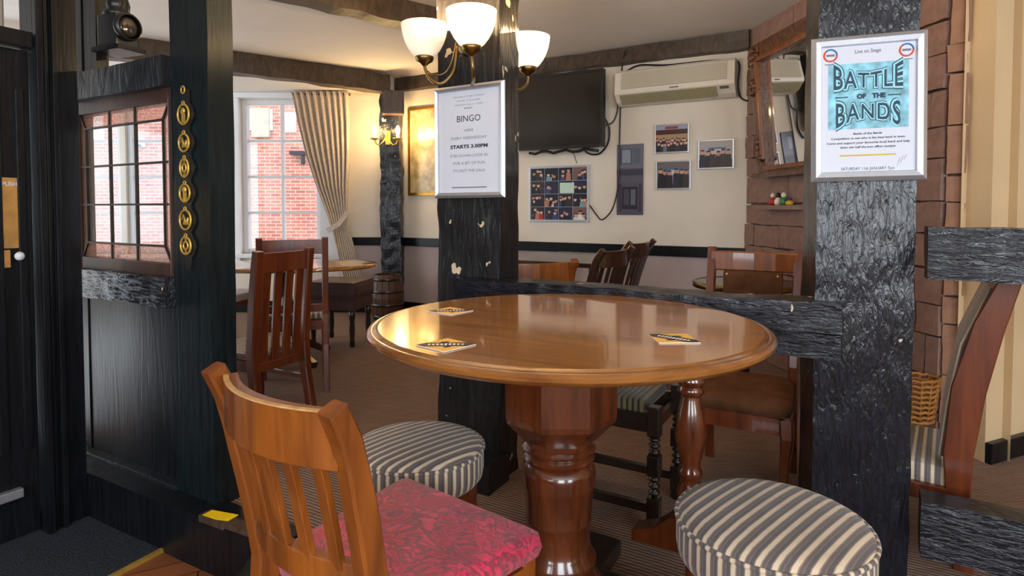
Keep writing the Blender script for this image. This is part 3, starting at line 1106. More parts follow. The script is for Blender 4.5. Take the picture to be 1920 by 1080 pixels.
struct(B().box((-0.80, -0.3, -0.085), (0.04, 4.3, 0.19), bev=0.004).obj('trim_6', 'timber_smooth'))
# leaded light
wz0, wz1 = zb1 - 0.005, zt0 + 0.005
win = struct(bpy.data.objects.new('window_1', None))
COL.objects.link(win)
win.location = UN((PU0 + PU1) / 2, NP, (wz0 + wz1) / 2)
win.rotation_euler = (0, 0, RZ)
hw, hh = PW / 2, (wz1 - wz0) / 2
ft = 0.022
for sx in (-1, 1):
    B().box((sx * (hw - ft / 2), -0.02, 0), (ft, 0.06, 2 * hh - 0.002), bev=0.006).obj('window_frame', 'frame_brown', win)
for sz, fh in ((-1, 0.055), (1, 0.06)):
    B().box((0, -0.02, sz * (hh - fh / 2)), (2 * hw - 2 * ft, 0.058, fh), bev=0.006).obj('window_frame', 'frame_brown', win)
gx, gz0, gz1 = hw - ft, -hh + 0.055, hh - 0.06
bd = 0.052
ix0, ix1, iz0, iz1 = -gx + bd * 0.8, gx - bd * 0.8, gz0 + bd * 1.2, gz1 - bd * 1.2


def quad_pane(pts, mat):
    B().prism(pts, -0.002, 0.002, lambda x, z, t: (x, t - 0.038, z)).obj('pane', mat, win)


for i in range(3):
    for k in range(3):
        xa, xb = ix0 + (ix1 - ix0) * i / 3, ix0 + (ix1 - ix0) * (i + 1) / 3
        z_a, z_b = iz0 + (iz1 - iz0) * k / 3, iz0 + (iz1 - iz0) * (k + 1) / 3
        quad_pane([(xa, z_a), (xb, z_a), (xb, z_b), (xa, z_b)], 'glass')
for k in range(3):
    fa = lambda i: ix0 + (ix1 - ix0) * i / 3
    fo = lambda i: (-gx, fa(1), fa(2), gx)[i]
    quad_pane([(fo(k), gz1), (fo(k + 1), gz1), (fa(k + 1), iz1), (fa(k), iz1)], 'stipple')
    quad_pane([(fo(k), gz0), (fo(k + 1), gz0), (fa(k + 1), iz0), (fa(k), iz0)], 'stipple')
    ga = lambda i: iz0 + (iz1 - iz0) * i / 3
    go = lambda i: (gz0, ga(1), ga(2), gz1)[i]
    quad_pane([(-gx, go(k)), (-gx, go(k + 1)), (ix0, ga(k + 1)), (ix0, ga(k))], 'stipple')
    quad_pane([(gx, go(k)), (gx, go(k + 1)), (ix1, ga(k + 1)), (ix1, ga(k))], 'stipple')


def came(a, c):
    B().bar((a[0], -0.040, a[1]), (c[0], -0.040, c[1]), 0.008, 0.012, up=(0, 1, 0)).obj('lead_came', 'lead', win)


for i in range(4):
    came((fa(i), iz0 if i in (0, 3) else gz0), (fa(i), iz1 if i in (0, 3) else gz1))
    came((ix0 if i in (0, 3) else -gx, ga(i)), (ix1 if i in (0, 3) else gx, ga(i)))
for (x0, z0, x1, z1) in ((-gx, gz0, ix0, iz0), (gx, gz0, ix1, iz0), (-gx, gz1, ix0, iz1), (gx, gz1, ix1, iz1)):
    came((x0, z0), (x1, z1))

# centre post, right pillar and rails ------------------------------------
N_RAIL = 2.04
CU0p, CU1p = uz(822, 420, N_RAIL)[0], uz(938, 420, N_RAIL)[0]
cpost = thing('centre_post', 'black chipped oak post carrying the three-shade lamp and bingo notice', 'post', UN((CU0p + CU1p) / 2, N_RAIL + 0.075), RZ)
B().rough((0, 0, CEIL / 2), (CU1p - CU0p, 0.15, CEIL), 0.025, 0.006, 10, 21).obj('shaft', 'timber_chip', cpost)
B().rough((0.03, -0.12, 0.06), (CU1p - CU0p - 0.02, 0.16, 0.12), 0.05, 0.006, 7, 22).obj('foot_block', 'timber_chip', cpost)

PIL_RZ = math.radians(-17)
pa, pb = aty(1527, 620, 1.815), aty(1711, 620, 1.745)
pc = (pa + pb) / 2
pw = (Vector((pb.x - pa.x, pb.y - pa.y))).length
nvec = Vector((math.sin(-PIL_RZ), math.cos(PIL_RZ), 0))
pillar = B().rough((0, 0, 0), (pw, 0.24, CEIL), 0.018, 0.0032, 12, 31).obj('stout_pillar', 'timber_rough', loc=Vector((pc.x, pc.y, CEIL / 2)) + nvec * 0.12, rz=PIL_RZ)
tag(pillar, 'thick glossy black hewn oak pillar in the right foreground with framed poster', 'pillar')

# the rail behind the round table (z 0.66 - 0.82)
zr_t, zr_b = 0.82, 0.655
ra, rb = UN(CU0p + 0.13, N_RAIL - 0.02), UN(uz(1579, 600, N_RAIL)[0], N_RAIL - 0.04)
rail = thing('oak_rail', 'rough black oak rail joining the two posts behind the round table', 'rail', (ra + rb) / 2, math.atan2(rb.y - ra.y, rb.x - ra.x))
RL = (rb - ra).length
B().rough((0, 0.03, 0.775), (RL, 0.13, 0.09), 0.014, 0.0055, 12, 41).obj('upper_timber', 'timber_grain', rail)
B().rough((0.02, 0.035, 0.692), (RL - 0.04, 0.11, 0.075), 0.014, 0.0055, 12, 42).obj('lower_timber', 'timber_grain', rail)
# rails on the right of the pillar
o = B().rough((0, 0, 0), (0.9, 0.1, 0.15), 0.014, 0.0035, 12, 51).obj('upper_side_rail', 'timber_grain', loc=UN(0.155 + 0.46, N_RAIL + 0.05, 0.972), rz=RZ)
tag(o, 'rough black oak rail at elbow height right of the thick pillar', 'rail')
o = B().rough((0, 0, 0), (0.9, 0.09, 0.16), 0.014, 0.0035, 12, 53).obj('lower_side_rail', 'timber_grain', loc=UN(0.155 + 0.46, N_RAIL + 0.04, 0.19), rz=RZ)
tag(o, 'low rough black oak rail near the floor right of the thick pillar', 'rail')
# wall post in the far corner
pa, pb = aty(715, 400, 6.15), aty(751, 400, 6.15)
o = B().rough((0, 0, 0), (pb.x - pa.x, 0.16, 2.28), 0.025, 0.012, 11, 61).obj('corner_post', 'timber_rough', loc=((pa.x + pb.x) / 2, 6.2, 1.14))
tag(o, 'knobbly black post in the far corner beside the curtain', 'post')

# ------------------------------------------------------------------ the round table
TC = Vector((0.145, 1.622, 0))
TR, TZ = 0.525, 0.797
tbl = thing('round_table', 'large round polished wooden pub table with turned pedestal and three beer mats', 'table', TC, RZ)
prof = [(TR - 0.085, TZ - 0.036), (TR - 0.03, TZ - 0.036), (TR - 0.012, TZ - 0.03), (TR - 0.001, TZ - 0.02), (TR, TZ - 0.012), (TR - 0.006, TZ - 0.005),
        (TR - 0.014, TZ - 0.0035), (TR - 0.017, TZ - 0.005), (TR - 0.024, TZ - 0.001), (TR - 0.03, TZ)]
top = B().lathe(prof, seg=96, cap=False).obj('table_edge', 'table_edge', tbl, sharp=40)
B().lathe([(TR - 0.085, TZ - 0.036), (TR - 0.03, TZ - 0.0355)], seg=96, cap=False)
b = B()
b.lathe([(TR - 0.08, TZ - 0.034), (TR - 0.029, TZ - 0.03), (TR - 0.029, TZ)], seg=96)
b.obj('table_top', 'table', tbl, sharp=30)
# octagonal block under the top
pcx, pcy = -0.005, -0.03
oc = B().lathe([(0.06, 0.475), (0.10, 0.49), (0.152, 0.545), (0.156, 0.56), (0.156, TZ - 0.04)], (pcx, pcy, 0), 8, smooth=False, phase=math.radians(22.5 + 32)).obj('pedestal_block', 'pedestal', tbl)
cp = [(0.10, 0.06), (0.118, 0.075), (0.12, 0.10), (0.108, 0.118), (0.094, 0.125), (0.092, 0.14), (0.101, 0.155), (0.101, 0.17), (0.088, 0.185), (0.084, 0.22),
      (0.086, 0.265), (0.0885, 0.27), (0.087, 0.275), (0.092, 0.33), (0.096, 0.36), (0.0975, 0.365), (0.097, 0.372), (0.099, 0.395), (0.096, 0.412), (0.086, 0.424),
      (0.090, 0.43), (0.096, 0.438), (0.090, 0.446), (0.086, 0.449), (0.094, 0.456), (0.099, 0.464), (0.092, 0.472), (0.088, 0.475), (0.09, 0.49)]
B().lathe(cp, (pcx, pcy, 0), 40).obj('pedestal_column', 'pedestal', tbl, sharp=50)
b = B()
b.box((0.12, 0.06, 0.045), (0.70, 0.12, 0.05), bev=0.01)
b.box((pcx, -0.02, 0.045), (0.13, 0.62, 0.051), bev=0.01)
b.obj('platform_base', 'oak_black', tbl)
for q in ((-0.22, 0.06), (0.45, 0.06), (pcx, -0.3), (pcx, 0.27)):
    B().lathe([(0.03, 0), (0.035, 0.008), (0.03, 0.022)], (q[0], q[1], 0), 16).obj('bun_foot', 'oak_black', tbl)
bw = atz(1293, 1000, 0.12)
bl = (bw - TC)
blu, bln = bl.x * C30 - bl.y * S30, bl.x * S30 + bl.y * C30
bp = [(.036, .14), (.038, .165), (.03, .18), (.026, .2), (.036, .23), (.04, .25), (.03, .275), (.028, .29), (.035, .3), (.035, .315), (.028, .325), (.031, .345), (.040, .385), (.0455, .42), (.044, .455),
      (.036, .50), (.028, .53), (.027, .54), (.036, .547), (.04, .556), (.036, .565), (.034, .57), (.042, .58), (.044, .59), (.036, .602), (.034, .67)]
bal = B().lathe(bp, (blu, bln, 0), 28).obj('turned_leg', 'pedestal', tbl, sharp=50)
B().box((blu, bln, 0.716), (0.085, 0.085, 0.092), bev=0.006).obj('leg_block', 'oak_black', bal)
fp = [(-0.17, 0.07), (-0.17, 0.10), (-0.10, 0.125), (-0.055, 0.165), (-0.03, 0.175), (0.0, 0.14), (0.05, 0.14), (0.05, 0.07)]
B().prism(fp, -0.035, 0.035, lambda x, z, t: (blu + x, bln + t, z)).obj('scroll_foot', 'pedestal', tbl)

# beer mats
M['mat_yellow'] = flat('beer_mat_yellow', srgb(238, 190, 84), 0.5)
M['mat_black'] = flat('beer_mat_black', srgb(52, 46, 46), 0.5)
M['mat_white'] = flat('beer_mat_white', srgb(232, 226, 226), 0.5)


def beer_mat(px, py, ang, label):
    p = atz(px, py, TZ)
    t = thing('beer_mat', label, 'coaster', (p.x, p.y, TZ + 0.0006), ang, 'beer mats on the round table')
    B().box((0, 0, 0.0008), (0.094, 0.094, 0.0016), bev=0.0006).obj('card', 'mat_white', t)
    pr = B().box((0, 0, 0.0018), (0.092, 0.092, 0.0003)).obj('printed_face', 'mat_yellow', t)
    q = 0.046
    B().prism([(-q, q), (-q + 0.026, q), (q, -q + 0.026), (q, -q), (q - 0.026, -q), (-q, q - 0.026)], 0.00195, 0.0022, lambda x, y, t_: (x, y, t_)).obj('dark_band', 'mat_black', pr)
    for cx, cy, r in ((0.012, 0.018, 0.013), (-0.012, -0.018, 0.011)):
        B().lathe([(r, 0.00195), (r * 0.97, 0.0022)], (cx, cy, 0), 14, smooth=False, sy=0.6).obj('dark_motif', 'mat_black', pr)
    b = B()
    rr = random.Random(4)
    for i in range(9):
        s = -0.036 + i * 0.009
        hgt = 0.010 + 0.008 * (1 - abs(i - 4) / 4.0) * rr.uniform(0.7, 1.1)
        c = Vector((s * 0.72, -s * 0.72, 0.0024))
        b.box(c, (0.0055, hgt, 0.0003), rz=math.radians(-45))
    b.obj('pale_strokes', 'mat_white', pr)
    return t


beer_mat(845, 584, math.radians(45 + 8), 'beer mat with yellow and black print furthest back on the round table')
beer_mat(836, 648, math.radians(45 + 3), 'beer mat with yellow and black print at the front left of round table')
beer_mat(1263, 636, math.radians(2), 'beer mat with yellow and black print on the right of round table')


# ------------------------------------------------------------------ drum stools
def drum_stool(px, py, r, z, label, rot):
    p = atz(px, py, z)
    t = thing('drum_stool', label, 'stool', (p.x, p.y, 0), rot, 'round striped stools at the pub table')
    cu = B().lathe([(0.0, z - 0.004 + 0.01), (r * 0.5, z + 0.004), (r * 0.82, z - 0.001), (r * 0.95, z - 0.008), (r * 0.99, z - 0.016)], seg=64, cap=False).obj('cushion_top', 'stripe_top', t)
    pts = [(r * math.cos(2 * math.pi * k / 64), r * math.sin(2 * math.pi * k / 64), z - 0.019) for k in range(64)]
    B().tube(pts, 0.005, 8, closed=True).obj('piping', 'stripe_side', cu)
    B().lathe([(r * 0.99, z - 0.018), (r * 1.005, z - 0.035), (r * 1.005, z - 0.075), (r * 0.985, z - 0.094), (r * 0.94, z - 0.104), (r * 0.5, z - 0.105)], seg=64, cap=False).obj('cushion_side', 'stripe_side', t)
    B().lathe([(r * 0.90, z - 0.16), (r * 0.90, z - 0.104), (r * 0.5, z - 0.1035)], seg=48, cap=False).obj('seat_ring', 'chair_red', t)
    for k in range(4):
        a = math.radians(45 + 90 * k)
        B().sweep([(math.cos(a) * r * 0.74, math.sin(a) * r * 0.74, z - 0.115), (math.cos(a) * r * 0.86, math.sin(a) * r * 0.86, 0)], [0.05, 0.04], [0.05, 0.04], (math.sin(a), -math.cos(a), 0)).obj('leg', 'chair_red', t)
    b = B()
    pp = [(r * 0.78 * math.cos(2 * math.pi * k / 40), r * 0.78 * math.sin(2 * math.pi * k / 40), 0.14) for k in range(40)]
    B().tube(pp, 0.011, 8, closed=True).obj('stretcher_ring', 'chair_red', t)
    return t


drum_stool(1447, 962, 0.19, 0.468, 'round drum stool with striped fabric cushion in the right foreground', math.radians(118 - 90 - 76))
drum_stool(784, 824, 0.18, 0.462, 'round drum stool with striped fabric cushion behind the red seated chair', math.radians(118 - 90 - 72))


# ------------------------------------------------------------------ chairs
def rz_of(f):
    return math.atan2(-f[0], f[1])


def slat_chair(name, label, loc, face, wood_m, seat_m, group=None, w=0.40, wt=None, wf=None, depth=0.40, seat_z=0.45, height=0.9, rake=0.11,
               slats=5, bow=0.03, post=0.036, rail_h=0.08, low_z=None, slat_w=0.03, cush=0.03, curl=0.0, tip=None, edge=None):
    t = thing(name, label, 'chair', (loc[0], loc[1], 0), rz_of(face), group)
    wt, wf = wt or w, wf or w * 1.08
    yb, yf = -depth / 2, depth / 2
    low_z = low_z or seat_z + 0.08

    def back_y(z):
        k = max(0.0, (z - seat_z) / (height - seat_z))
        return yb + 0.018 - rake * (0.75 * k + 0.25 * k ** 3)

    def half(z):
        k = max(0.0, (z - seat_z) / (height - seat_z))
        return (w + (wt - w) * k) / 2 - post / 2

    for s in (-1, 1):
        po = None
        pts = [(s * half(0), yb - 0.035, 0), (s * half(0), yb + 0.005, seat_z * 0.6), (s * half(0), back_y(seat_z), seat_z)]
        for k in range(1, 8):
            z = seat_z + (height - seat_z) * k / 7
            pts.append((s * half(z), back_y(z) - (curl if k == 7 else 0), z))
        po = B().sweep(pts, [post] * len(pts), [post * 1.0, post * 1.1, post * 1.25] + [post * 1.15] * 4 + [post * 1.05, post, post * 0.9], (1, 0, 0), 0.25).obj('back_post', wood_m, t)
    # curved rails
    def arc(z, tw, th, name, mat, k=9, bw=bow):
        pts = []
        for i in range(k + 1):
            s = -1 + 2 * i / k
            pts.append((s * (half(z) - post * 0.3), back_y(z) - bw * (1 - s * s), z))
        return B().sweep(pts, th, tw, (0, 0, 1), 0.2).obj(name, mat, t)
    zr = height - rail_h / 2 - 0.012
    rl = arc(zr, 0.024, rail_h, 'top_rail', wood_m)
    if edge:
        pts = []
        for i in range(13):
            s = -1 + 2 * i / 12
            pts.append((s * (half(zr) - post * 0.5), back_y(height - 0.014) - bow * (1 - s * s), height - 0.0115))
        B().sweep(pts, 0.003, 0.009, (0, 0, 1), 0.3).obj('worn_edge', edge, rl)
    arc(low_z, 0.022, 0.045, 'bottom_rail', wood_m)
    for i in range(slats):
        s = -1 + 2 * (i + 0.5 + 0.1) / (slats + 0.2)
        s = -0.86 + 1.72 * (i + 0.5) / slats
        pts = []
        for k in range(5):
            z = low_z + 0.012 + (zr - rail_h * 0.4 - low_z - 0.012) * k / 4
            pts.append((s * half(z), back_y(z) - bow * (1 - s * s), z))
        B().sweep(pts, slat_w, 0.012, (1, 0, 0), 0.2).obj('slat', wood_m, t)
    for s in (-1, 1):
        B().sweep([(s * (wf / 2 - 0.03), yf - 0.035, seat_z - cush), (s * (wf / 2 - 0.03), yf - 0.035, 0)], [0.04, 0.03], [0.04, 0.03], (1, 0, 0), 0.25).obj('leg', wood_m, t)
        B().bar((s * (wf / 2 - 0.02), yf - 0.04, seat_z - cush - 0.035), (s * (w / 2 - 0.02), yb + 0.03, seat_z - cush - 0.035), 0.02, 0.055).obj('seat_rail', wood_m, t)
        B().bar((s * (wf / 2 - 0.024), yf - 0.04, 0.17), (s * (w / 2 - 0.022), yb + 0.005, 0.17), 0.016, 0.024).obj('stretcher', wood_m, t)
    B().box((0, yf - 0.02, seat_z - cush - 0.035), (wf - 0.07, 0.02, 0.055)).obj('seat_rail', wood_m, t)
    B().box((0, yb + 0.02, seat_z - cush - 0.035), (w - 0.07, 0.02, 0.055)).obj('seat_rail', wood_m, t)
    # cushion: a tapered pad with rounded edge
    b = B()
    hw0, hw1 = w / 2 - 0.012, wf / 2
    ring = []
    lev = [(0.0, 0.006), (0.4, 0.0), (0.8, 0.004), (0.97, 0.014), (1.0, 0.03)]
    N = 10
    vs, fs = [], []
    for iz, (k, ins) in enumerate(lev):
        z = seat_z - cush + cush * k
        for (cx, cy) in ((-hw0, yb + 0.03), (hw0, yb + 0.03), (hw1, yf), (-hw1, yf)):
            sx = 1 if cx > 0 else -1
            sy = 1 if cy > 0 else -1
            rr = 0.012
            for qx, qy in (((0, rr), (rr, 0)) if sx * sy > 0 else ((rr, 0), (0, rr))):
                vs.append(Vector((cx - sx * (ins + qx), cy - sy * (ins + qy), z)))
    m_ = 8
    order = [0, 1, 2, 3, 4, 5, 6, 7]
    for i in range(len(lev) - 1):
        for k in range(m_):
            fs.append((i * m_ + k, i * m_ + (k + 1) % m_, (i + 1) * m_ + (k + 1) % m_, (i + 1) * m_ + k))
    fs.append(tuple((len(lev) - 1) * m_ + k for k in range(m_)))
    fs.append(tuple(reversed(range(m_))))
    b._add(vs, fs)
    b.obj('seat', seat_m, t)
    return t


fx = Vector((0.62, 0.785))
sf = Vector((-0.094, 1.30))
slat_chair('slat_back_chair', 'honey brown slat-back chair with crimson damask seat in the left foreground', sf - fx * 0.2, fx, 'chair_warm', 'damask',
           w=0.355, wt=0.382, wf=0.41, depth=0.40, seat_z=0.465, height=0.822, rake=0.078, slats=5, bow=0.04, post=0.036, rail_h=0.085, low_z=0.54, slat_w=0.026, cush=0.05, curl=0.008, edge='chair_edge')
# tall chairs by the window
slat_chair('tall_slat_chair', 'tall red-brown slatted chair with striped seat turned towards the window table', (-1.39, 3.23), Vector((-0.90, 0.43)), 'chair_red', 'stripe_pale',
           'window table chairs', w=0.39, depth=0.40, seat_z=0.37, height=0.885, rake=0.05, slats=4, bow=0.01, rail_h=0.10, low_z=0.29, slat_w=0.05, post=0.045)
slat_chair('open_back_chair', 'red-brown chair with plain open back drawn up to the window table', (-1.36, 3.74), Vector((-0.33, 0.944)), 'chair_red', 'stripe_pale',
           'window table chairs', w=0.40, depth=0.38, seat_z=0.46, height=0.925, rake=0.05, slats=0, bow=0.005, rail_h=0.085, low_z=0.5, post=0.036)
# chairs at the far dining table
fc = Vector((-0.86, 0.5))
slat_chair('dark_slat_chair', 'dark slatted chair nearer the picture wall table, left of the pair', (0.36, 3.62), Vector((-0.8, 0.6)), 'chair_dark', 'suede', 'dark chairs at the far table',
           w=0.36, wt=0.40, depth=0.38, height=0.87, rake=0.12, slats=6, bow=0.05, rail_h=0.09, post=0.036, curl=0.02, edge='chair_warm')
slat_chair('dark_slat_chair', 'dark slatted chair at the far table, right of the pair with raised post', (0.56, 4.02), Vector((-0.82, 0.57)), 'chair_dark', 'suede', 'dark chairs at the far table',
           w=0.36, wt=0.42, depth=0.38, height=0.89, rake=0.14, slats=6, bow=0.05, rail_h=0.09, post=0.036, curl=0.02, edge='chair_warm')
slat_chair('plain_back_chair', 'honey brown chair with a deep plain top rail just beyond the rail', (0.05, 3.2), Vector((-0.35, 0.94)), 'chair_warm', 'suede',
           w=0.38, depth=0.38, height=0.84, rake=0.1, slats=3, bow=0.03, rail_h=0.14, post=0.036, curl=0.02)
slat_chair('far_side_chair', 'honey brown chair partly hidden behind the chipped centre post', (-0.1, 4.25), Vector((0.6, -0.8)), 'chair_warm', 'suede',
           w=0.38, depth=0.38, height=0.87, rake=0.1, slats=4, bow=0.03, rail_h=0.09, post=0.036, curl=0.02)


# tables in the back of the room
def plain_table(name, label, loc, rz, sx, sy, z, top_m, leg_m, kind='rect', th=0.03):
    t = thing(name, label, 'table', loc, rz)
    if kind == 'oval':
        B().lathe([(0.96, z - th), (1.0, z - th * 0.7), (1.0, z - th * 0.25), (0.985, z)], seg=56, sx=sx / 2, sy=sy / 2).obj('table_top', top_m, t, sharp=40)
    else:
        B().box((0, 0, z - th / 2), (sx, sy, th), bev=0.006).obj('table_top', top_m, t)
    return t


t = plain_table('oval_table', 'oval dark-edged wooden table standing in front of the bay window', (-1.62, 4.32, 0), math.radians(6), 1.28, 0.78, 0.70, 'table', 'chair_dark', 'oval')
B().lathe([(0.05, 0.1), (0.06, 0.16), (0.035, 0.22), (0.05, 0.36), (0.035, 0.5), (0.05, 0.62), (0.09, 0.671)], seg=20).obj('column', 'chair_dark', t)
for k in range(4):
    a = math.radians(45 + 90 * k)
    ca, sa = math.cos(a), math.sin(a)
    B().sweep([(ca * 0.03, sa * 0.03, 0.16), (ca * 0.15, sa * 0.15, 0.11), (ca * 0.27, sa * 0.27, 0.045), (ca * 0.34, sa * 0.34, 0.022)], 0.045, [0.06, 0.055, 0.045, 0.044], (sa, -ca, 0)).obj('splayed_foot', 'chair_dark', t)
t = plain_table('dining_table', 'dark dining table with a shiny top beyond the oak rail', UN(-1.78, 4.02), RZ, 0.7, 0.9, 0.745, 'chair_dark', 'chair_dark')
for sx in (-1, 1):
    for sy in (-1, 1):
        B().sweep([(sx * 0.3, sy * 0.4, 0), (sx * 0.3, sy * 0.4, 0.716)], [0.04, 0.055], [0.04, 0.055]).obj('leg', 'chair_dark', t)
t = plain_table('copper_rim_table', 'small round table with metal-banded rim near the chimney', (1.24, 3.2, 0), 0, 0.52, 0.52, 0.705, 'chair_dark', 'chair_dark', 'oval')
B().lathe([(0.262, 0.677), (0.267, 0.68), (0.267, 0.706), (0.26, 0.709), (0.254, 0.706)], seg=48, cap=False).obj('metal_rim', 'antique', t)
B().lathe([(0.16, 0), (0.165, 0.015), (0.04, 0.04), (0.03, 0.1), (0.03, 0.6), (0.1, 0.676)], seg=24).obj('column', 'black', t)

# bench with pale top by the window seat, seen beside the partition post
t = thing('low_bench', 'low bench with a pale top glimpsed between partition post and tall chair', 'bench', (-2.22, 4.25, 0), math.radians(-8))
B().box((0, 0, 0.485), (0.75, 0.4, 0.05), bev=0.015).obj('bench_cushion', 'white_paint', t)
B().box((0, 0, 0.445), (0.76, 0.41, 0.03), bev=0.004).obj('bench_frame', 'chair_warm', t)
for sx in (-1, 1):
    for sy in (-1, 1):
        B().sweep([(sx * 0.34, sy * 0.17, 0), (sx * 0.34, sy * 0.17, 0.432)], 0.045, 0.045).obj('leg', 'oak_black', t)

# upholstered stool by the barrel
t = thing('leather_stool', 'square maroon leather stool beside the barrel below the curtain', 'stool', (-1.40, 4.92, 0), math.radians(-10))
b = B().box((0, 0, 0.445), (0.42, 0.40, 0.15), bev=0.045)
b.obj('padded_seat', 'leather', t)
B().box((0, 0, 0.335), (0.39, 0.37, 0.09), bev=0.006).obj('seat_skirt', 'leather', t)
for sx in (-1, 1):
    for sy in (-1, 1):
        B().lathe([(0.016, 0), (0.022, 0.02), (0.018, 0.06), (0.024, 0.14), (0.018, 0.2), (0.026, 0.24), (0.026, 0.31)], (sx * 0.165, sy * 0.155, 0), 12).obj('leg', 'oak_black', t)

# barrel
pb_ = atz(722, 603, 0)
br_ = thing('wooden_barrel', 'small brown oak barrel standing on end against the far corner post', 'barrel', (pb_.x, pb_.y + 0.1, 0), 0.3)
hb, rb0, rb1 = 0.45, 0.128, 0.165
SN = 16
for k in range(SN):
    a0, a1 = 2 * math.pi * (k + 0.03) / SN, 2 * math.pi * (k + 0.97) / SN
    vs, fs = [], []
    for i in range(7):
        z = hb * i / 6
        r = rb0 + (rb1 - rb0) * (1 - (2 * i / 6 - 1) ** 2)
        for rr in (r, r - 0.016):
            for a in (a0, a1):
                vs.append((math.cos(a) * rr, math.sin(a) * rr, z))
    for i in range(6):
        o_ = i * 4
        fs += [(o_, o_ + 1, o_ + 5, o_ + 4), (o_ + 2, o_ + 6, o_ + 7, o_ + 3), (o_, o_ + 4, o_ + 6, o_ + 2), (o_ + 1, o_ + 3, o_ + 7, o_ + 5)]
    fs += [(0, 2, 3, 1), (24, 25, 27, 26)]
    bb = B()
    bb._add(vs, fs)
    bb.obj('stave', 'barrel', br_)
for zz in (0.045, 0.16, 0.29, 0.405):
    r = rb0 + (rb1 - rb0) * (1 - (2 * zz / hb - 1) ** 2)
    B().lathe([(r + 0.001, zz - 0.014), (r + 0.004, zz - 0.012), (r + 0.004, zz + 0.012), (r + 0.001, zz + 0.014)], seg=32, cap=False).obj('hoop', 'oak_black', br_)
B().lathe([(rb0 - 0.012, hb - 0.03), (rb0 - 0.012, hb - 0.015)], seg=24).obj('barrel_head', 'barrel', br_)


# padded brown chair beyond the rail -----------------------------------
bc = thing('suede_seat_chair', 'wooden chair with brown suede seat and padded back beyond the oak rail', 'chair', (0.905, 2.355, 0), rz_of((-S30, -C30)))
bc.scale = (0.88, 1, 1)
sz = 0.42
b = B()
vs = []
prof_s = [(0, 0.0), (0.012, 0.02), (0.014, 0.035), (0.0, 0.05), (-0.05, 0.062), (-0.12, 0.068)]
m_ = 20
fs = []
def seat_outline(k, ins):
    a = 2 * math.pi * k / m_ + 0.001
    c, s = math.cos(a), math.sin(a)
    e = 0.32
    x = (abs(c) ** e) * (1 if c > 0 else -1)
    y = (abs(s) ** e) * (1 if s > 0 else -1)
    wx = 0.205 + 0.02 * y
    return Vector((x * (wx + ins), y * (0.20 + ins), 0))
for ins, dz in prof_s:
    for k in range(m_):
        p = seat_outline(k, ins)
        vs.append((p.x, p.y, sz - 0.065 + dz))
for i in range(len(prof_s) - 1):
    for k in range(m_):
        fs.append((i * m_ + k, i * m_ + (k + 1) % m_, (i + 1) * m_ + (k + 1) % m_, (i + 1) * m_ + k))
fs.append(tuple((len(prof_s) - 1) * m_ + k for k in range(m_)))
b._add(vs, fs, True)
b.obj('seat', 'suede', bc)
for s in (-1, 1):
    B().sweep([(s * 0.19, -0.24, 0), (s * 0.19, -0.2, 0.3), (s * 0.19, -0.2, 0.45), (s * 0.195, -0.23, 0.7), (s * 0.2, -0.29, 0.925)], 0.04, [0.035, 0.04, 0.045, 0.04, 0.034], (1, 0, 0), 0.25).obj('back_post', 'chair_red', bc)
    B().sweep([(s * 0.205, 0.18, sz - 0.07), (s * 0.21, 0.19, sz - 0.13), (s * 0.20, 0.175, 0.2), (s * 0.195, 0.165, 0.08), (s * 0.2, 0.18, 0)], [0.055, 0.05, 0.036, 0.03, 0.036], [0.055, 0.05, 0.036, 0.03, 0.04], (1, 0, 0), 0.3).obj('leg', 'chair_red', bc)
    B().bar((s * 0.205, 0.17, sz - 0.095), (s * 0.19, -0.19, sz - 0.095), 0.024, 0.06).obj('seat_rail', 'chair_red', bc)
    B().bar((s * 0.195, 0.16, 0.13), (s * 0.19, -0.21, 0.13), 0.018, 0.026).obj('stretcher', 'chair_red', bc)
B().box((0, 0.19, sz - 0.095), (0.36, 0.024, 0.06)).obj('seat_rail', 'chair_red', bc)
B().box((0, -0.2, sz - 0.095), (0.34, 0.024, 0.06)).obj('seat_rail', 'chair_red', bc)
tr_ = B().sweep([(-0.2, -0.272, 0.868), (-0.1, -0.29, 0.868), (0, -0.295, 0.868), (0.1, -0.29, 0.868), (0.2, -0.272, 0.868)], 0.085, 0.03, (0, 0, 1), 0.4).obj('top_rail', 'chair_warm', bc)
bp_ = B().box((0, -0.245, 0.675), (0.27, 0.045, 0.31), bev=0.015).obj('padded_back', 'suede', bc)
for sx in (-0.115, 0.115):
    B().lathe([(0.006, 0), (0.005, 0.004), (0.001, 0.006)], (sx, -0.222, 0.815), 10, rot=Matrix.Rotation(math.radians(-90), 3, 'X')).obj('brass_stud', 'brass', bp_)
B().bar((-0.18, -0.21, 0.53), (0.18, -0.21, 0.53), 0.024, 0.04).obj('bottom_rail', 'chair_red', bc)

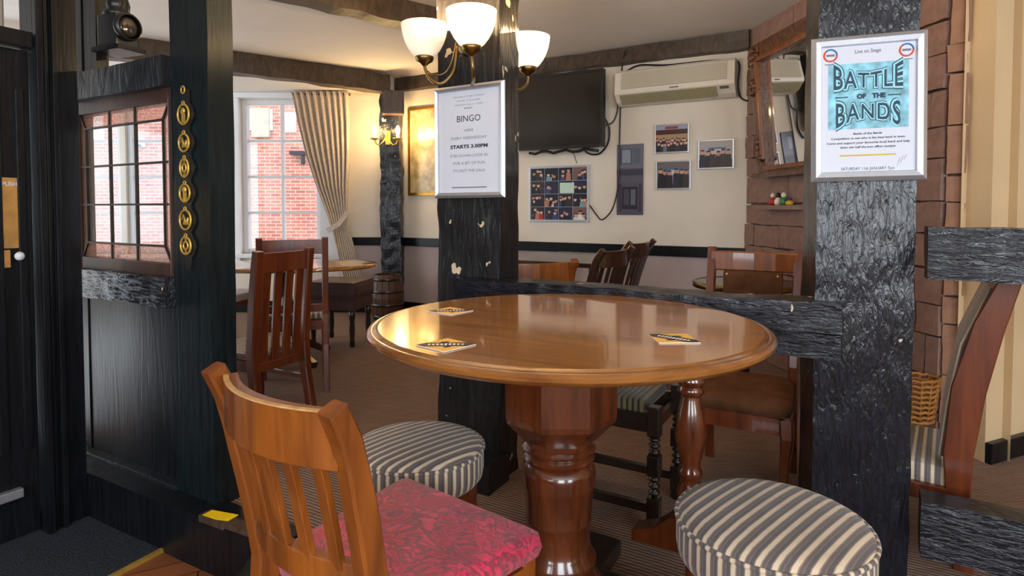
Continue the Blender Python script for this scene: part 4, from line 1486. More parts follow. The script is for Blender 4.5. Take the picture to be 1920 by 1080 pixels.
# joint stool with barley legs under the table's far side ----------------
js0 = atz(1226, 1000, 0)
ju, jn = un_of(js0)
JW, JD = 0.42, 0.29
js = thing('joint_stool', 'dark oak stool with olive striped seat and bobbin-turned legs behind the pedestal', 'stool', UN(ju - JW / 2, jn + JD / 2), RZ)
bobbin = [(0.02, 0.0), (0.024, 0.01), (0.024, 0.05), (0.016, 0.06)]
z = 0.06
leg_prof = [(0.022, 0), (0.024, 0.012), (0.02, 0.03)]
def turned(z0, z1, n):
    out = []
    for k in range(n):
        a, c = z0 + (z1 - z0) * k / n, z0 + (z1 - z0) * (k + 1) / n
        m = (a + c) / 2
        out += [(0.010, a + 0.001), (0.019, m - (c - a) * 0.18), (0.020, m), (0.019, m + (c - a) * 0.18), (0.010, c - 0.001)]
    return out
for sx in (-1, 1):
    for sy in (-1, 1):
        x, y = sx * JW / 2, sy * JD / 2
        lg = B().lathe([(0.018, 0), (0.022, 0.008), (0.018, 0.03)] + turned(0.13, 0.20, 3) + turned(0.27, 0.335, 3), (x, y, 0), 16).obj('leg', 'oak_black', js)
        for z0, z1 in ((0.03, 0.125), (0.20, 0.27), (0.335, 0.435)):
            B().box((x, y, (z0 + z1) / 2), (0.042, 0.042, z1 - z0), bev=0.005).obj('leg_block', 'oak_black', lg)
for sy in (-1, 1):
    B().box((0, sy * (JD / 2), 0.375), (JW - 0.05, 0.022, 0.06)).obj('seat_rail', 'oak_black', js)
B().box((-JW / 2, 0, 0.375), (0.022, JD - 0.05, 0.06)).obj('seat_rail', 'oak_black', js)
B().box((JW / 2 - 0.01, 0, 0.36), (0.018, JD - 0.05, 0.04)).obj('seat_rail', 'oak_black', js)
for sy in (-1, 1):
    B().box((0, sy * JD / 2, 0.085), (JW - 0.05, 0.022, 0.03)).obj('stretcher', 'oak_black', js)
B().box((-JW / 2, 0, 0.088), (0.022, JD - 0.05, 0.03)).obj('stretcher', 'oak_black', js)
B().box((-0.03, 0, 0.423), (JW - 0.02, JD - 0.005, 0.05), bev=0.018).obj('seat', 'stripe_olive', js)

# striped high-backed chair on the right -------------------------------
rc = aty(1787, 915, 1.80)
ru, rn = un_of(rc)
hs = 0.305
SD, SW = 0.41, 0.42
sc_ = thing('striped_side_chair', 'striped fabric chair with tall dark wooden back behind the thick pillar', 'chair', Vector((rc.x, rc.y, 0)) + Vector((-0.81, 0.587, 0)) * (SD / 2) + Vector((0.587, 0.81, 0)) * (SW / 2), rz_of((-0.81, 0.587)))
# local: y forward (= -u), x right (= +n)
b = B().box((0, 0.005, hs - 0.035), (SW - 0.03, SD - 0.02, 0.075), bev=0.03)
b.obj('seat', 'stripe_seat', sc_)
for s in (-1, 1):
    pts = [(s * (SW / 2 - 0.016), -SD / 2 - 0.03, 0), (s * (SW / 2 - 0.016), -SD / 2 - 0.012, hs * 0.7), (s * (SW / 2 - 0.016), -SD / 2 - 0.01, hs + 0.05), (s * (SW / 2 - 0.016), -SD / 2 - 0.03, 0.55), (s * (SW / 2 - 0.016), -SD / 2 - 0.075, 0.75), (s * (SW / 2 - 0.016), -SD / 2 - 0.125, 0.90)]
    B().sweep(pts, 0.032, [0.05, 0.06, 0.075, 0.085, 0.075, 0.05], (1, 0, 0), 0.2).obj('back_post', 'chair_dark' if s > 0 else 'chair_red', sc_)
    B().box((s * (SW / 2 - 0.012), 0, hs - 0.085), (0.024, SD - 0.03, 0.05), bev=0.004).obj('seat_rail', 'chair_red', sc_)
    B().sweep([(s * (SW / 2 - 0.025), SD / 2 - 0.02, hs - 0.02), (s * (SW / 2 - 0.025), SD / 2 - 0.02, 0)], [0.045, 0.032], [0.045, 0.032]).obj('leg', 'chair_red', sc_)
B().box((0, SD / 2 - 0.005, hs - 0.075), (SW - 0.09, 0.03, 0.07), bev=0.006).obj('seat_rail', 'chair_red', sc_)
pts = [(0, -SD / 2 + 0.016, hs + 0.03), (0, -SD / 2 - 0.002, 0.5), (0, -SD / 2 - 0.032, 0.68), (0, -SD / 2 - 0.092, 0.86)]
B().sweep(pts, SW - 0.075, 0.045, (1, 0, 0), 0.5).obj('padded_back', 'stripe_back', sc_) if 'stripe_back' in M else B().sweep(pts, SW - 0.03, [0.045, 0.05, 0.05, 0.035], (1, 0, 0), 0.5).obj('padded_back', 'stripe_top', sc_)
B().sweep([(-SW / 2 + 0.02, -SD / 2 - 0.113, 0.885), (SW / 2 - 0.02, -SD / 2 - 0.113, 0.885)], 0.05, 0.035, (0, 0, 1), 0.3).obj('top_rail', 'chair_dark', sc_)

# ------------------------------------------------------------------ framed notices
def notice(name, label, cx, n_front, w, h, zc, rz, base, roll=0.0, fw=0.024):
    t = thing(name, label, 'poster', (base[0], base[1], 0), rz)
    t.rotation_euler = (0, roll, rz)
    t.location = (base[0], base[1], zc)
    for s in (-1, 1):
        B().prism([(-fw, -0.0), (-fw * 0.85, 0.012), (-fw * 0.4, 0.016), (0, 0.006), (0, 0)], -h / 2 + (0.0 if True else 0), h / 2,
                  lambda x, y, q, s=s: (s * (w / 2 + x + 0.0), -y, q * (1 - 2 * (-x) / h))).obj('frame_side', 'steel', t)
        B().prism([(-fw, -0.0), (-fw * 0.85, 0.012), (-fw * 0.4, 0.016), (0, 0.006), (0, 0)], -w / 2, w / 2,
                  lambda x, y, q, s=s: (q * (1 - 2 * (-x) / w), -y, s * (h / 2 + x))).obj('frame_side', 'steel', t)
    B().box((0, 0.0, 0), (w - 0.004, 0.004, h - 0.004)).obj('backing_board', 'black', t)
    sh = B().box((0, -0.003, 0), (w - fw * 1.6, 0.0015, h - fw * 1.6)).obj('paper_sheet', 'paper', t)
    return t, sh, w - 2 * fw, h - 2 * fw


# bingo notice on the centre post
NB = N_RAIL - 0.03
ua, za = uz(816, 167, NB)
ub, zb = uz(948, 370, NB)
zc_ = (uz(816, 167, NB)[1] + uz(817, 371, NB)[1] + uz(948, 150, NB)[1] + uz(948, 371, NB)[1]) / 4
hh_ = (uz(816, 167, NB)[1] - uz(817, 371, NB)[1] + uz(948, 150, NB)[1] - uz(948, 371, NB)[1]) / 2
pbase = UN((ua + ub) / 2, NB)
t, sh, iw, ih = notice('bingo_notice', 'silver-framed white bingo notice on the chipped centre post', 0, 0, ub - ua, hh_, zc_, RZ, pbase, roll=math.radians(-0.3))
yy = -0.0042
def line(txt, size, fz, mat='ink', bold=0.0, width=None):
    lettering(txt, size, mat, sh, 0.0, ih * (0.5 - fz), yy, bold, width=iw * width if width else None)
line('THE HEAD IS TO BE AT 20.00HR', 0.008, 0.055, 'ink_pale', 0, 0.52)
line('HOUSE, 17 00 & 20HR', 0.008, 0.095, 'ink_pale', 0, 0.38)
line('MAXIMUM 10am to 1.30AM', 0.008, 0.135, 'ink_pale', 0, 0.47)
line('MONDAY', 0.008, 0.17, 'ink_pale', 0.0002, 0.14)
line('BINGO', 0.036, 0.275, 'ink', 0.0, 0.39)
line('HERE', 0.015, 0.39, 'ink_pale', 0, 0.15)
line('EVERY WEDNESDAY', 0.016, 0.465, 'ink_pale', 0, 0.59)
line('STARTS 3.00PM', 0.019, 0.55, 'ink', 0.0008, 0.62)
line('EYES DOWN LOOK IN', 0.016, 0.64, 'ink_pale', 0, 0.62)
line('FOR A BIT OF FUN', 0.016, 0.715, 'ink_pale', 0, 0.52)
line("IT'S NOT THE GALA", 0.016, 0.79, 'ink_pale', 0, 0.53)
B().box((0, yy, ih * (0.5 - 0.955)), (iw * 0.58, 0.0004, 0.003)).obj('printed_rule', 'ink', sh)

# battle of the bands poster on the pillar
PF = Vector((pc.x, pc.y, 0)) - nvec * 0.018
ax = Vector((math.cos(PIL_RZ), math.sin(PIL_RZ)))
def on_pil(x, y):
    p = on_plane(x, y, (PF.x, PF.y), (nvec.x, nvec.y))
    return (p.x - PF.x) * ax.x + (p.y - PF.y) * ax.y, p.z
c4 = [on_pil(*q) for q in ((1522, 73), (1740, 58), (1735, 338), (1519, 340))]
pw_ = (c4[1][0] - c4[0][0] + c4[2][0] - c4[3][0]) / 2
ph_ = (c4[0][1] - c4[3][1] + c4[1][1] - c4[2][1]) / 2
cx_ = sum(q[0] for q in c4) / 4
cz_ = sum(q[1] for q in c4) / 4
base = (PF.x + ax.x * cx_, PF.y + ax.y * cx_)
t, sh, iw, ih = notice('band_poster', 'silver-framed turquoise and white Battle of the Bands poster on the thick pillar', 0, 0, pw_, ph_, cz_, PIL_RZ, base, roll=math.radians(-0.8), fw=0.03)
line('Live on Stage', 0.015, 0.045, 'ink', 0.0, 0.28)
bx_w, bx_h = iw * 0.87, ih * 0.525
bz = ih * (0.5 - 0.40)
pnl = B().box((0, yy, bz), (bx_w, 0.0004, bx_h)).obj('turquoise_panel', 'poster_blue', sh)
y2, y3, y4 = yy - 0.0005, yy - 0.0009, yy - 0.0013
def warp_up(px, pz, hw):
    k = px / hw
    return px, pz * (0.95 + 0.75 * k * k) + 0.012 * (1 - k * k) * 0.0 + 0.012 * k * k + pz * 0.12 * k * 0
def warp_dn(px, pz, hw):
    k = px / hw
    return px + pz * 0.0, pz * (0.95 + 0.75 * k * k) - 0.012 * k * k
for off, mat, yq in ((0.0062, 'poster_dark', y2), (0.0042, 'poster_light', y3), (0.0006, 'poster_dark', y4)):
    lettering('BATTLE', 0.062, mat, pnl, 0, bz + bx_h * 0.22, yq, off, warp_up, width=bx_w * 0.86, space=1.12)
    lettering('BANDS', 0.062, mat, pnl, 0, bz - bx_h * 0.25, yq, off, warp_dn, width=bx_w * 0.80, space=1.15)
lettering('OF', 0.018, 'poster_dark', pnl, -bx_w * 0.08, bz - bx_h * 0.01, y4, 0.0012)
lettering('THE', 0.018, 'poster_dark', pnl, bx_w * 0.135, bz - bx_h * 0.01, y4, 0.0012)
for s in (-1, 1):
    B().box((s * bx_w * 0.33, y4, bz - bx_h * 0.01), (bx_w * 0.16, 0.0003, 0.003)).obj('printed_rule', 'poster_dark', pnl)
    cxl, czl = s * iw * 0.41, ih * (0.5 - 0.06)
    ring_b = B()
    pts = [(cxl + 0.017 * math.cos(a), yy, czl + 0.017 * math.sin(a)) for a in [math.pi * (0.75 + 1.25 * k / 18) for k in range(19)]]
    ring_b.tube(pts, 0.0026, 5)
    lg = ring_b.obj('logo_ring', 'logo_red', sh)
    pts = [(cxl + 0.017 * math.cos(a), yy, czl + 0.017 * math.sin(a)) for a in [math.pi * (0.0 + 0.75 * k / 12) for k in range(13)]]
    B().tube(pts, 0.0022, 5).obj('logo_ring', 'logo_blue', sh)
    B().box((cxl, yy, czl), (0.022, 0.0004, 0.006)).obj('logo_bar', 'ink_pale', sh)
    B().box((cxl, yy, czl - 0.026), (0.03, 0.0004, 0.0025)).obj('logo_bar', 'ink_pale', sh)
line('Battle of the Bands', 0.0085, 0.702, 'ink', 0.0002, 0.31)
line('Competition to see who is the best band in town', 0.0085, 0.738, 'ink', 0.0002, 0.80)
line('Come and support your favourite local band and help', 0.0085, 0.775, 'ink', 0.0002, 0.90)
line('them win half the box office receipts', 0.0085, 0.81, 'ink', 0.0002, 0.60)
B().box((0, yy, ih * (0.5 - 0.876)), (iw * 0.61, 0.0004, 0.0042)).obj('printed_rule', 'yellow_line', sh)
line('SATURDAY 11th JANUARY 7pm', 0.0125, 0.985, 'ink', 0.0, 0.58)
for dx in (0, 0.008, 0.016):
    B().bar((iw * 0.32 + dx, yy, ih * -0.465 + dx), (iw * 0.35 + dx, yy, ih * -0.40 + dx * 0.4), 0.0014, 0.0004).obj('pen_mark', 'ink_pale', sh)

# ------------------------------------------------------------------ horse brasses
NBs = N_PART - 0.008
up, zp = uz(345, 175, NBs)
hb_ = thing('horse_brasses', 'black leather strap of six horse brasses hanging on the post', 'horse brasses', UN(up, NBs, zp), RZ)
ys = [215, 268, 315, 362, 412, 460]
zs = [uz(343, y, NBs)[1] - zp for y in ys]
zend = uz(345, 508, NBs)[1] - zp
sl, sr = [], []
K = 60
for i in range(K + 1):
    z = 0.012 + (zend - 0.012) * i / K
    wv = 0.020
    for zz in zs:
        wv = max(wv, 0.048 * math.exp(-((z - zz) / 0.05) ** 2))
    if z < zs[-1] - 0.06:
        wv = max(0.012, wv * (1 - (zs[-1] - 0.06 - z) / 0.05))
    sl.append((-wv * 0.95 + 0.005, z))
    sr.append((wv * 1.05 + 0.005, z))
B().prism(sl + sr[::-1], 0.0, 0.005, lambda x, z, t_: (x, -t_ + 0.006, z)).obj('leather_strap', 'strap', hb_)
def ring3(cx, cz, rx, rz_, r, y=-0.004, n=26):
    return [(cx + rx * math.cos(2 * math.pi * k / n), y, cz + rz_ * math.sin(2 * math.pi * k / n)) for k in range(n)]
B().tube(ring3(0, 0.012, 0.011, 0.013, 0), 0.003, 6, closed=True).obj('hanging_ring', 'brass', hb_)
rr = random.Random(11)
for i, zz in enumerate(zs):
    rx, rz_ = (0.034, 0.036) if i in (0, 4) else ((0.031, 0.032) if i != 2 else (0.026, 0.033))
    bo = B().tube(ring3(0, zz, rx, rz_, 0), 0.0042, 6, closed=True)
    bo.tube(ring3(0, zz + rz_ + 0.006, 0.007, 0.006, 0), 0.0024, 6, closed=True)
    brs = bo.obj('brass', 'brass', hb_)
    b = B()
    if i % 3 == 0:
        b.lathe([(0.012, -0.002), (0.013, 0.003), (0.006, 0.006)], (0.0, -0.004, zz + 0.012), 12, rot=Matrix.Rotation(math.radians(90), 3, 'X'))
        b.box((0.0, -0.004, zz - 0.014), (0.02, 0.004, 0.032), bev=0.001)
    elif i % 3 == 1:
        pts = [(-0.018 + 0.009 * k, -0.004, zz + 0.018 * math.sin(k * 1.7)) for k in range(5)]
        b.tube(pts, 0.005, 6)
        b.box((0.004, -0.004, zz - 0.012), (0.03, 0.004, 0.012), bev=0.001)
    else:
        b.tube(ring3(0, zz, rx * 0.45, rz_ * 0.45, 0), 0.004, 6, closed=True)
        b.box((0, -0.004, zz + rz_ * 0.7), (0.006, 0.004, rz_ * 0.6))
        b.box((0, -0.004, zz - rz_ * 0.7), (0.006, 0.004, rz_ * 0.6))
    b.obj('cast_motif', 'brass', brs)

# ------------------------------------------------------------------ railway lamp on the beam end
pl_ = uz(222, 90, NP + 0.0)
lb = thing('railway_lamp', 'black metal signal lamp with round lens on a bracket above the partition', 'lantern', UN(pl_[0], NP + 0.0, pl_[1]), math.radians(-22))
B().box((0, 0, -0.012), (0.17, 0.12, 0.02), bev=0.003).obj('bracket_shelf', 'timber_smooth', lb)
B().box((0, 0, 0.065), (0.115, 0.10, 0.13), bev=0.008).obj('lamp_body', 'black', lb)
B().lathe([(0.055, 0.13), (0.05, 0.145), (0.035, 0.155), (0.04, 0.17), (0.042, 0.185), (0.03, 0.195), (0.034, 0.21), (0.02, 0.225), (0.004, 0.228)], seg=20).obj('chimney_cap', 'black', lb)
ln = B().lathe([(0.05, 0.0), (0.056, 0.012), (0.056, 0.03), (0.048, 0.034)], (0.055, -0.01, 0.075), 24, cap=False, rot=Matrix.Rotation(math.radians(90), 3, 'Y')).obj('lens_ring', 'black', lb)
B().lathe([(0.048, 0.02), (0.03, 0.028), (0.004, 0.031)], (0.055, -0.01, 0.075), 24, rot=Matrix.Rotation(math.radians(90), 3, 'Y')).obj('glass_lens', 'screen', ln)
B().tube([(-0.06, 0, 0.10), (-0.075, 0, 0.16), (-0.04, 0, 0.235), (0.0, 0, 0.25), (0.04, 0, 0.235), (0.07, 0, 0.16), (0.06, 0, 0.10)], 0.005, 6).obj('carrying_handle', 'black', lb)

# ------------------------------------------------------------------ three-shade lamp on the centre post
NL = N_RAIL
lamp = thing('post_lamp', 'antique brass wall lamp with three lit frosted glass shades on centre post', 'lamp', UN((CU0p + CU1p) / 2, NL), RZ)
def loc_of(px, py, n):
    u, z = uz(px, py, n)
    return Vector((u - (CU0p + CU1p) / 2, n - NL, z))
SH = [loc_of(796, 122, NL - 0.10), loc_of(884, 104, NL - 0.20), loc_of(990, 141, NL + 0.22)]
ROOT = [loc_of(857, 86, NL - 0.03), loc_of(884, 158, NL - 0.03), loc_of(958, 168, NL + 0.10)]
VIA = [[(852, 128, NL - 0.05), (840, 148, NL - 0.07), (824, 157, NL - 0.09), (806, 148, NL - 0.10), (798, 132, NL - 0.10)],
       [(886, 156, NL - 0.09), (888, 149, NL - 0.16), (887, 130, NL - 0.195)],
       [(975, 168, NL + 0.16), (986, 160, NL + 0.21), (990, 150, NL + 0.22)]]
B().lathe([(0.05, 0), (0.05, 0.008), (0.035, 0.02), (0.018, 0.026), (0.014, 0.03)], (ROOT[0].x + 0.03, 0.0, ROOT[0].z + 0.01), 20, rot=Matrix.Rotation(math.radians(90), 3, 'X')).obj('back_plate', 'antique', lamp)
def smooth_path(P, k=6):
    out = []
    for i in range(len(P) - 1):
        p0, p1, p2, p3 = P[max(i - 1, 0)], P[i], P[i + 1], P[min(i + 2, len(P) - 1)]
        for j in range(k):
            s = j / k
            out.append(0.5 * ((2 * p1) + (p2 - p0) * s + (2 * p0 - 5 * p1 + 4 * p2 - p3) * s * s + (3 * p1 - p0 - 3 * p2 + p3) * s ** 3))
    out.append(P[-1])
    return out
for i, s in enumerate(SH):
    pts = smooth_path([ROOT[i]] + [loc_of(*q) for q in VIA[i]] + [s])
    arm = B().tube(pts, 0.0062, 8).obj('arm', 'antique', lamp)
    if i == 0:
        p2 = smooth_path([ROOT[0] + Vector((0.004, -0.012, 0.01)), loc_of(846, 118, NL - 0.08), loc_of(832, 138, NL - 0.1), loc_of(812, 140, NL - 0.11), loc_of(800, 132, NL - 0.10)])
        B().tube(p2, 0.003, 6).obj('arm_rod', 'antique', arm)
    B().lathe([(0.006, -0.005), (0.012, 0.0), (0.018, 0.006), (0.032, 0.014), (0.037, 0.026), (0.037, 0.034), (0.030, 0.036)], s, 24).obj('shade_cup', 'antique', arm)
    prof = [(0.033, 0.030), (0.048, 0.042), (0.064, 0.063), (0.077, 0.088), (0.086, 0.114), (0.091, 0.14), (0.093, 0.160)]
    B().lathe(prof + [(r - 0.003, z) for r, z in reversed(prof)], s, 36, cap=False).obj('glass_shade', 'shade' if i else 'shade_dim', arm)
    B().lathe([(0.004, 0.05), (0.016, 0.062), (0.022, 0.085), (0.018, 0.105), (0.004, 0.115)], s, 14).obj('bulb', 'bulb', arm)
    li = bpy.data.lights.new('bulb_light', 'POINT')
    li.energy = 18.0
    li.color = (1.0, 0.70, 0.36)
    li.shadow_soft_size = 0.03
    lo = bpy.data.objects.new('bulb_light', li)
    COL.objects.link(lo)
    lo.parent = lamp
    lo.location = s + Vector((0, 0, 0.165))

# ------------------------------------------------------------------ corner post: sconce and speaker
ps = aty(727, 262, 6.10)
sc = thing('wall_sconce', 'small brass sconce with two glowing lights on the corner post', 'lamp', (ps.x, 6.11, ps.z))
B().box((0, 0, 0.02), (0.05, 0.02, 0.14), bev=0.008).obj('back_plate', 'brass', sc)
for s in (-1, 1):
    ar = B().tube([(0, -0.01, 0.06), (s * 0.03, -0.06, -0.02), (s * 0.065, -0.08, -0.06), (s * 0.10, -0.08, -0.05), (s * 0.115, -0.08, -0.005)], 0.007, 8).obj('arm', 'brass', sc)
    B().lathe([(0.012, -0.012), (0.045, 0.0), (0.05, 0.008), (0.02, 0.01)], (s * 0.115, -0.08, 0), 16).obj('drip_cup', 'brass', ar)
    B().lathe([(0.012, 0.01), (0.016, 0.05), (0.024, 0.085), (0.014, 0.12), (0.002, 0.135)], (s * 0.115, -0.08, 0), 14).obj('lit_bulb', 'candle', ar)
    li = bpy.data.lights.new('sconce_light', 'POINT')
    li.energy = 12.0
    li.color = (1.0, 0.66, 0.28)
    li.shadow_soft_size = 0.04
    lo = bpy.data.objects.new('sconce_light', li)
    COL.objects.link(lo)
    lo.parent = sc
    lo.location = (s * 0.13, -0.10, 0.10)
pa, pb = aty(717, 172, 6.02), aty(757, 215, 6.02)
sp = thing('wall_speaker', 'small brown box speaker fixed high on the corner post', 'speaker', ((pa.x + pb.x) / 2, 6.02, pb.z), math.radians(12))
sw, shh = pb.x - pa.x, pa.z - pb.z
B().box((0, 0, shh / 2), (sw, 0.16, shh), bev=0.006).obj('cabinet', 'frame_brown', sp)
B().box((0, -0.083, shh / 2), (sw * 0.9, 0.008, shh * 0.9), bev=0.003).obj('grille', 'frame_brown', sp)

# ------------------------------------------------------------------ pictures and machines on the back wall
def wall_rect(x0, y0, x1, y1, n=N_BACK):
    ua, za = uz(x0, (y0), n)
    ub, zb = uz(x1, (y1), n)
    return ua, ub, zb, za


def wall_quad(tl, tr, brr, bl, n=N_BACK):
    q = [uz(*p, n) for p in (tl, tr, brr, bl)]
    u0, u1 = (q[0][0] + q[3][0]) / 2, (q[1][0] + q[2][0]) / 2
    z1, z0 = (q[0][1] + q[1][1]) / 2, (q[2][1] + q[3][1]) / 2
    return (u0 + u1) / 2, (z0 + z1) / 2, u1 - u0, z1 - z0


def pic(name, label, quad, frame_m, fw, mat_in, depth=0.02, group=None, n=N_BACK):
    uc, zc, w, h = wall_quad(*quad, n)
    t = thing(name, label, 'picture', UN(uc, n - depth / 2 - 0.002, zc), RZ, group)
    if fw > 0:
        for s in (-1, 1):
            B().box((s * (w / 2 - fw / 2), 0, 0), (fw, depth, h), bev=0.003).obj('frame_side', frame_m, t)
            B().box((0, 0, s * (h / 2 - fw / 2)), (w - 2 * fw, depth, fw), bev=0.003).obj('frame_side', frame_m, t)
    pr = B().box((0, depth * 0.1, 0), (w - fw * 1.8, depth * 0.5, h - fw * 1.8)).obj('print', mat_in, t)
    return t, pr, w - 2 * fw, h - 2 * fw, -depth * 0.16


SKIN = [srgb(206, 158, 134), srgb(190, 138, 114), srgb(222, 180, 158)]
DARKS = [srgb(26, 26, 34), srgb(40, 34, 40), srgb(20, 24, 40), srgb(54, 44, 48), srgb(34, 40, 66)]
BRIGHT = [srgb(176, 52, 48), srgb(220, 214, 208), srgb(96, 160, 176), srgb(60, 70, 130), srgb(186, 120, 90), srgb(230, 226, 222)]
PAL = {}
def pal(c):
    k = tuple(round(v, 4) for v in c)
    if k not in PAL:
        PAL[k] = flat('print_tone', c, 0.4)
    return PAL[k]


def crowd(pr, w, h, y, seed, n, rows, bg, tops, head=0.05, base=0.0, hgt=0.62):
    """a printed group photograph: flat patches of colour in the plane of the print"""
    r = random.Random(seed)
    lay = [y]
    def patch(polyp, c):
        lay[0] -= 0.00003
        mats.append((polyp, c, lay[0]))
    mats = []
    for (x0, z0, x1, z1, c) in bg:
        patch([(x0 * w, z0 * h), (x1 * w, z0 * h), (x1 * w, z1 * h), (x0 * w, z1 * h)], c)
    for rw in range(rows):
        for i in range(n):
            cx = (-0.5 + (i + 0.5 + r.uniform(-0.2, 0.2) + (0.5 if rw % 2 else 0)) / n) * w * 0.98
            cx = max(-w * 0.46, min(w * 0.46, cx))
            top = (-0.5 + base + hgt - rw * (hgt * 0.55 / max(1, rows)) + r.uniform(-0.04, 0.04)) * h
            hr = head * h
            bw_ = w / n * 0.62
            c = r.choice(tops)
            zb = -h * 0.5
            patch([(max(-w / 2, cx - bw_), zb), (min(w / 2, cx + bw_), zb), (min(w / 2, cx + bw_ * 0.8), top - hr * 2.2), (cx, top - hr * 1.4), (max(-w / 2, cx - bw_ * 0.8), top - hr * 2.2)], c)
            patch([(cx + hr * 0.85 * math.cos(a), top - hr + hr * 1.15 * math.sin(a)) for a in [2 * math.pi * k / 10 for k in range(10)]], r.choice(SKIN))
            patch([(cx + hr * 0.9 * math.cos(a), top - hr * 0.55 + hr * 0.7 * math.sin(a)) for a in [math.pi * k / 6 for k in range(7)]], r.choice(DARKS))
    b = B()
    cols = []
    for polyp, c, yy_ in mats:
        m = pal(c)
        if m not in cols:
            cols.append(m)
        b.mi = cols.index(m)
        b._add([Vector((x, yy_, z)) for x, z in polyp], [tuple(range(len(polyp)))])
    b.obj('photo_image', cols, pr)


GPH = 'small framed group photographs'
t, pr, w, h, y = pic('group_photo', 'framed group photograph of a crowd outside a shopfront, upper of the left two', ((1228, 234), (1293, 231), (1293, 286), (1228, 289)), 'steel', 0.012, 'paper', group=GPH)
crowd(pr, w, h, y, 1, 10, 2, [(-.5, -.5, .5, .5, srgb(60, 58, 76)), (-.5, .16, .5, .34, srgb(70, 34, 40)), (-.5, -.05, .5, .16, srgb(170, 140, 110)), (-.5, .34, .5, .5, srgb(150, 160, 180)), (-.2, .36, .2, .46, srgb(150, 60, 60))], [srgb(40, 44, 80), srgb(70, 40, 50), srgb(90, 120, 160), srgb(30, 30, 46)], 0.06, 0, 0.5)
t, pr, w, h, y = pic('group_photo', 'framed group photograph of seated people in black, lower of the left two', ((1230, 303), (1296, 300), (1296, 354), (1230, 357)), 'steel', 0.012, 'paper', group=GPH)
BG2 = [(-.5, -.5, .5, .5, srgb(150, 140, 138)), (-.5, .2, .5, .5, srgb(110, 104, 104)), (-.22, -.05, .3, .26, srgb(70, 110, 160)), (-.1, .0, .18, .2, srgb(200, 196, 190))]
crowd(pr, w, h, y, 2, 6, 1, BG2, DARKS, 0.09, 0, 0.72)
t, pr, w, h, y = pic('group_photo', 'framed group photograph of people in black, the one nearest the mirror', ((1309, 263), (1377, 261), (1377, 316), (1309, 318)), 'steel', 0.012, 'paper', group=GPH)
crowd(pr, w, h, y, 5, 6, 1, [(-.5, -.5, .5, .5, srgb(176, 170, 170))] + BG2[2:] + [(-.5, -.5, .5, -.2, srgb(60, 50, 48))], DARKS, 0.09, 0, 0.66)
t, pr, w, h, y = pic('photo_collage', 'large silver-framed collage of party snapshots below the television', ((994, 313), (1106, 309), (1106, 417), (994, 415)), 'steel', 0.018, 'paper')
r = random.Random(3)
for i in range(4):
    for k in range(4):
        cw, ch = w / 4, h / 4
        cell = B().box((-w / 2 + cw * (i + 0.5), y - 0.0004, -h / 2 + ch * (k + 0.5)), (cw * 0.98, 0.0006, ch * 0.98)).obj('snapshot', pal(r.choice(DARKS + [srgb(120, 90, 86), srgb(90, 60, 64)])), pr)
        if (i, k) in ((2, 2),):
            B().box((-w / 2 + cw * (i + 0.6), y - 0.0014, -h / 2 + ch * (k + 0.45)), (cw * 1.0, 0.0005, ch * 0.8)).obj('pale_card', pal(srgb(196, 222, 206)), pr)
            continue
        e = thing
        off = bpy.data.objects.new('snapshot_people', None)
        bb = B()
        cols = []
        for q in range(r.randint(3, 5)):
            cx = -w / 2 + cw * (i + r.uniform(0.15, 0.85))
            cz = -h / 2 + ch * (k + r.uniform(0.35, 0.8))
            hr = ch * 0.13
            for polyp, c, lv in (([(cx - hr * 1.6, -h / 2 + ch * k + ch * 0.02), (cx + hr * 1.6, -h / 2 + ch * k + ch * 0.02), (cx + hr * 1.3, cz - hr * 1.2), (cx - hr * 1.3, cz - hr * 1.2)], r.choice(BRIGHT + DARKS + DARKS), 1),
                             ([(cx + hr * math.cos(a), cz + hr * 1.2 * math.sin(a)) for a in [2 * math.pi * j / 8 for j in range(8)]], r.choice(SKIN), 2),
                             ([(cx + hr * 1.05 * math.cos(a), cz + hr * 0.4 + hr * 0.9 * math.sin(a)) for a in [math.pi * j / 5 for j in range(6)]], r.choice(DARKS), 3)):
                m = pal(c)
                if m not in cols:
                    cols.append(m)
                bb.mi = cols.index(m)
                x_lo, x_hi = -w / 2 + cw * i, -w / 2 + cw * (i + 1)
                bb._add([Vector((min(max(x, x_lo), x_hi), y - 0.0008 - lv * 0.00008 - q * 0.0003, z)) for x, z in polyp], [tuple(range(len(polyp)))])
        bpy.data.objects.remove(off)
        bb.obj('photo_image', cols, cell)
t, pr, w, h, y = pic('narrow_print', 'tall narrow unframed blue-grey print of a doorway', ((1158, 272), (1206, 269), (1207, 403), (1157, 403)), 'steel', 0.0, 'poster_dark', 0.012)
def patches(pr, y, lst, w, h):
    b = B()
    cols = []
    for j, (x0, z0, x1, z1, c) in enumerate(lst):
        m = pal(c)
        if m not in cols:
            cols.append(m)
        b.mi = cols.index(m)
        yy_ = y - 0.0006 - j * 0.00006
        b._add([Vector((x0 * w, yy_, z0 * h)), Vector((x1 * w, yy_, z0 * h)), Vector((x1 * w, yy_, z1 * h)), Vector((x0 * w, yy_, z1 * h))], [(0, 1, 2, 3)])
    b.obj('photo_image', cols, pr)
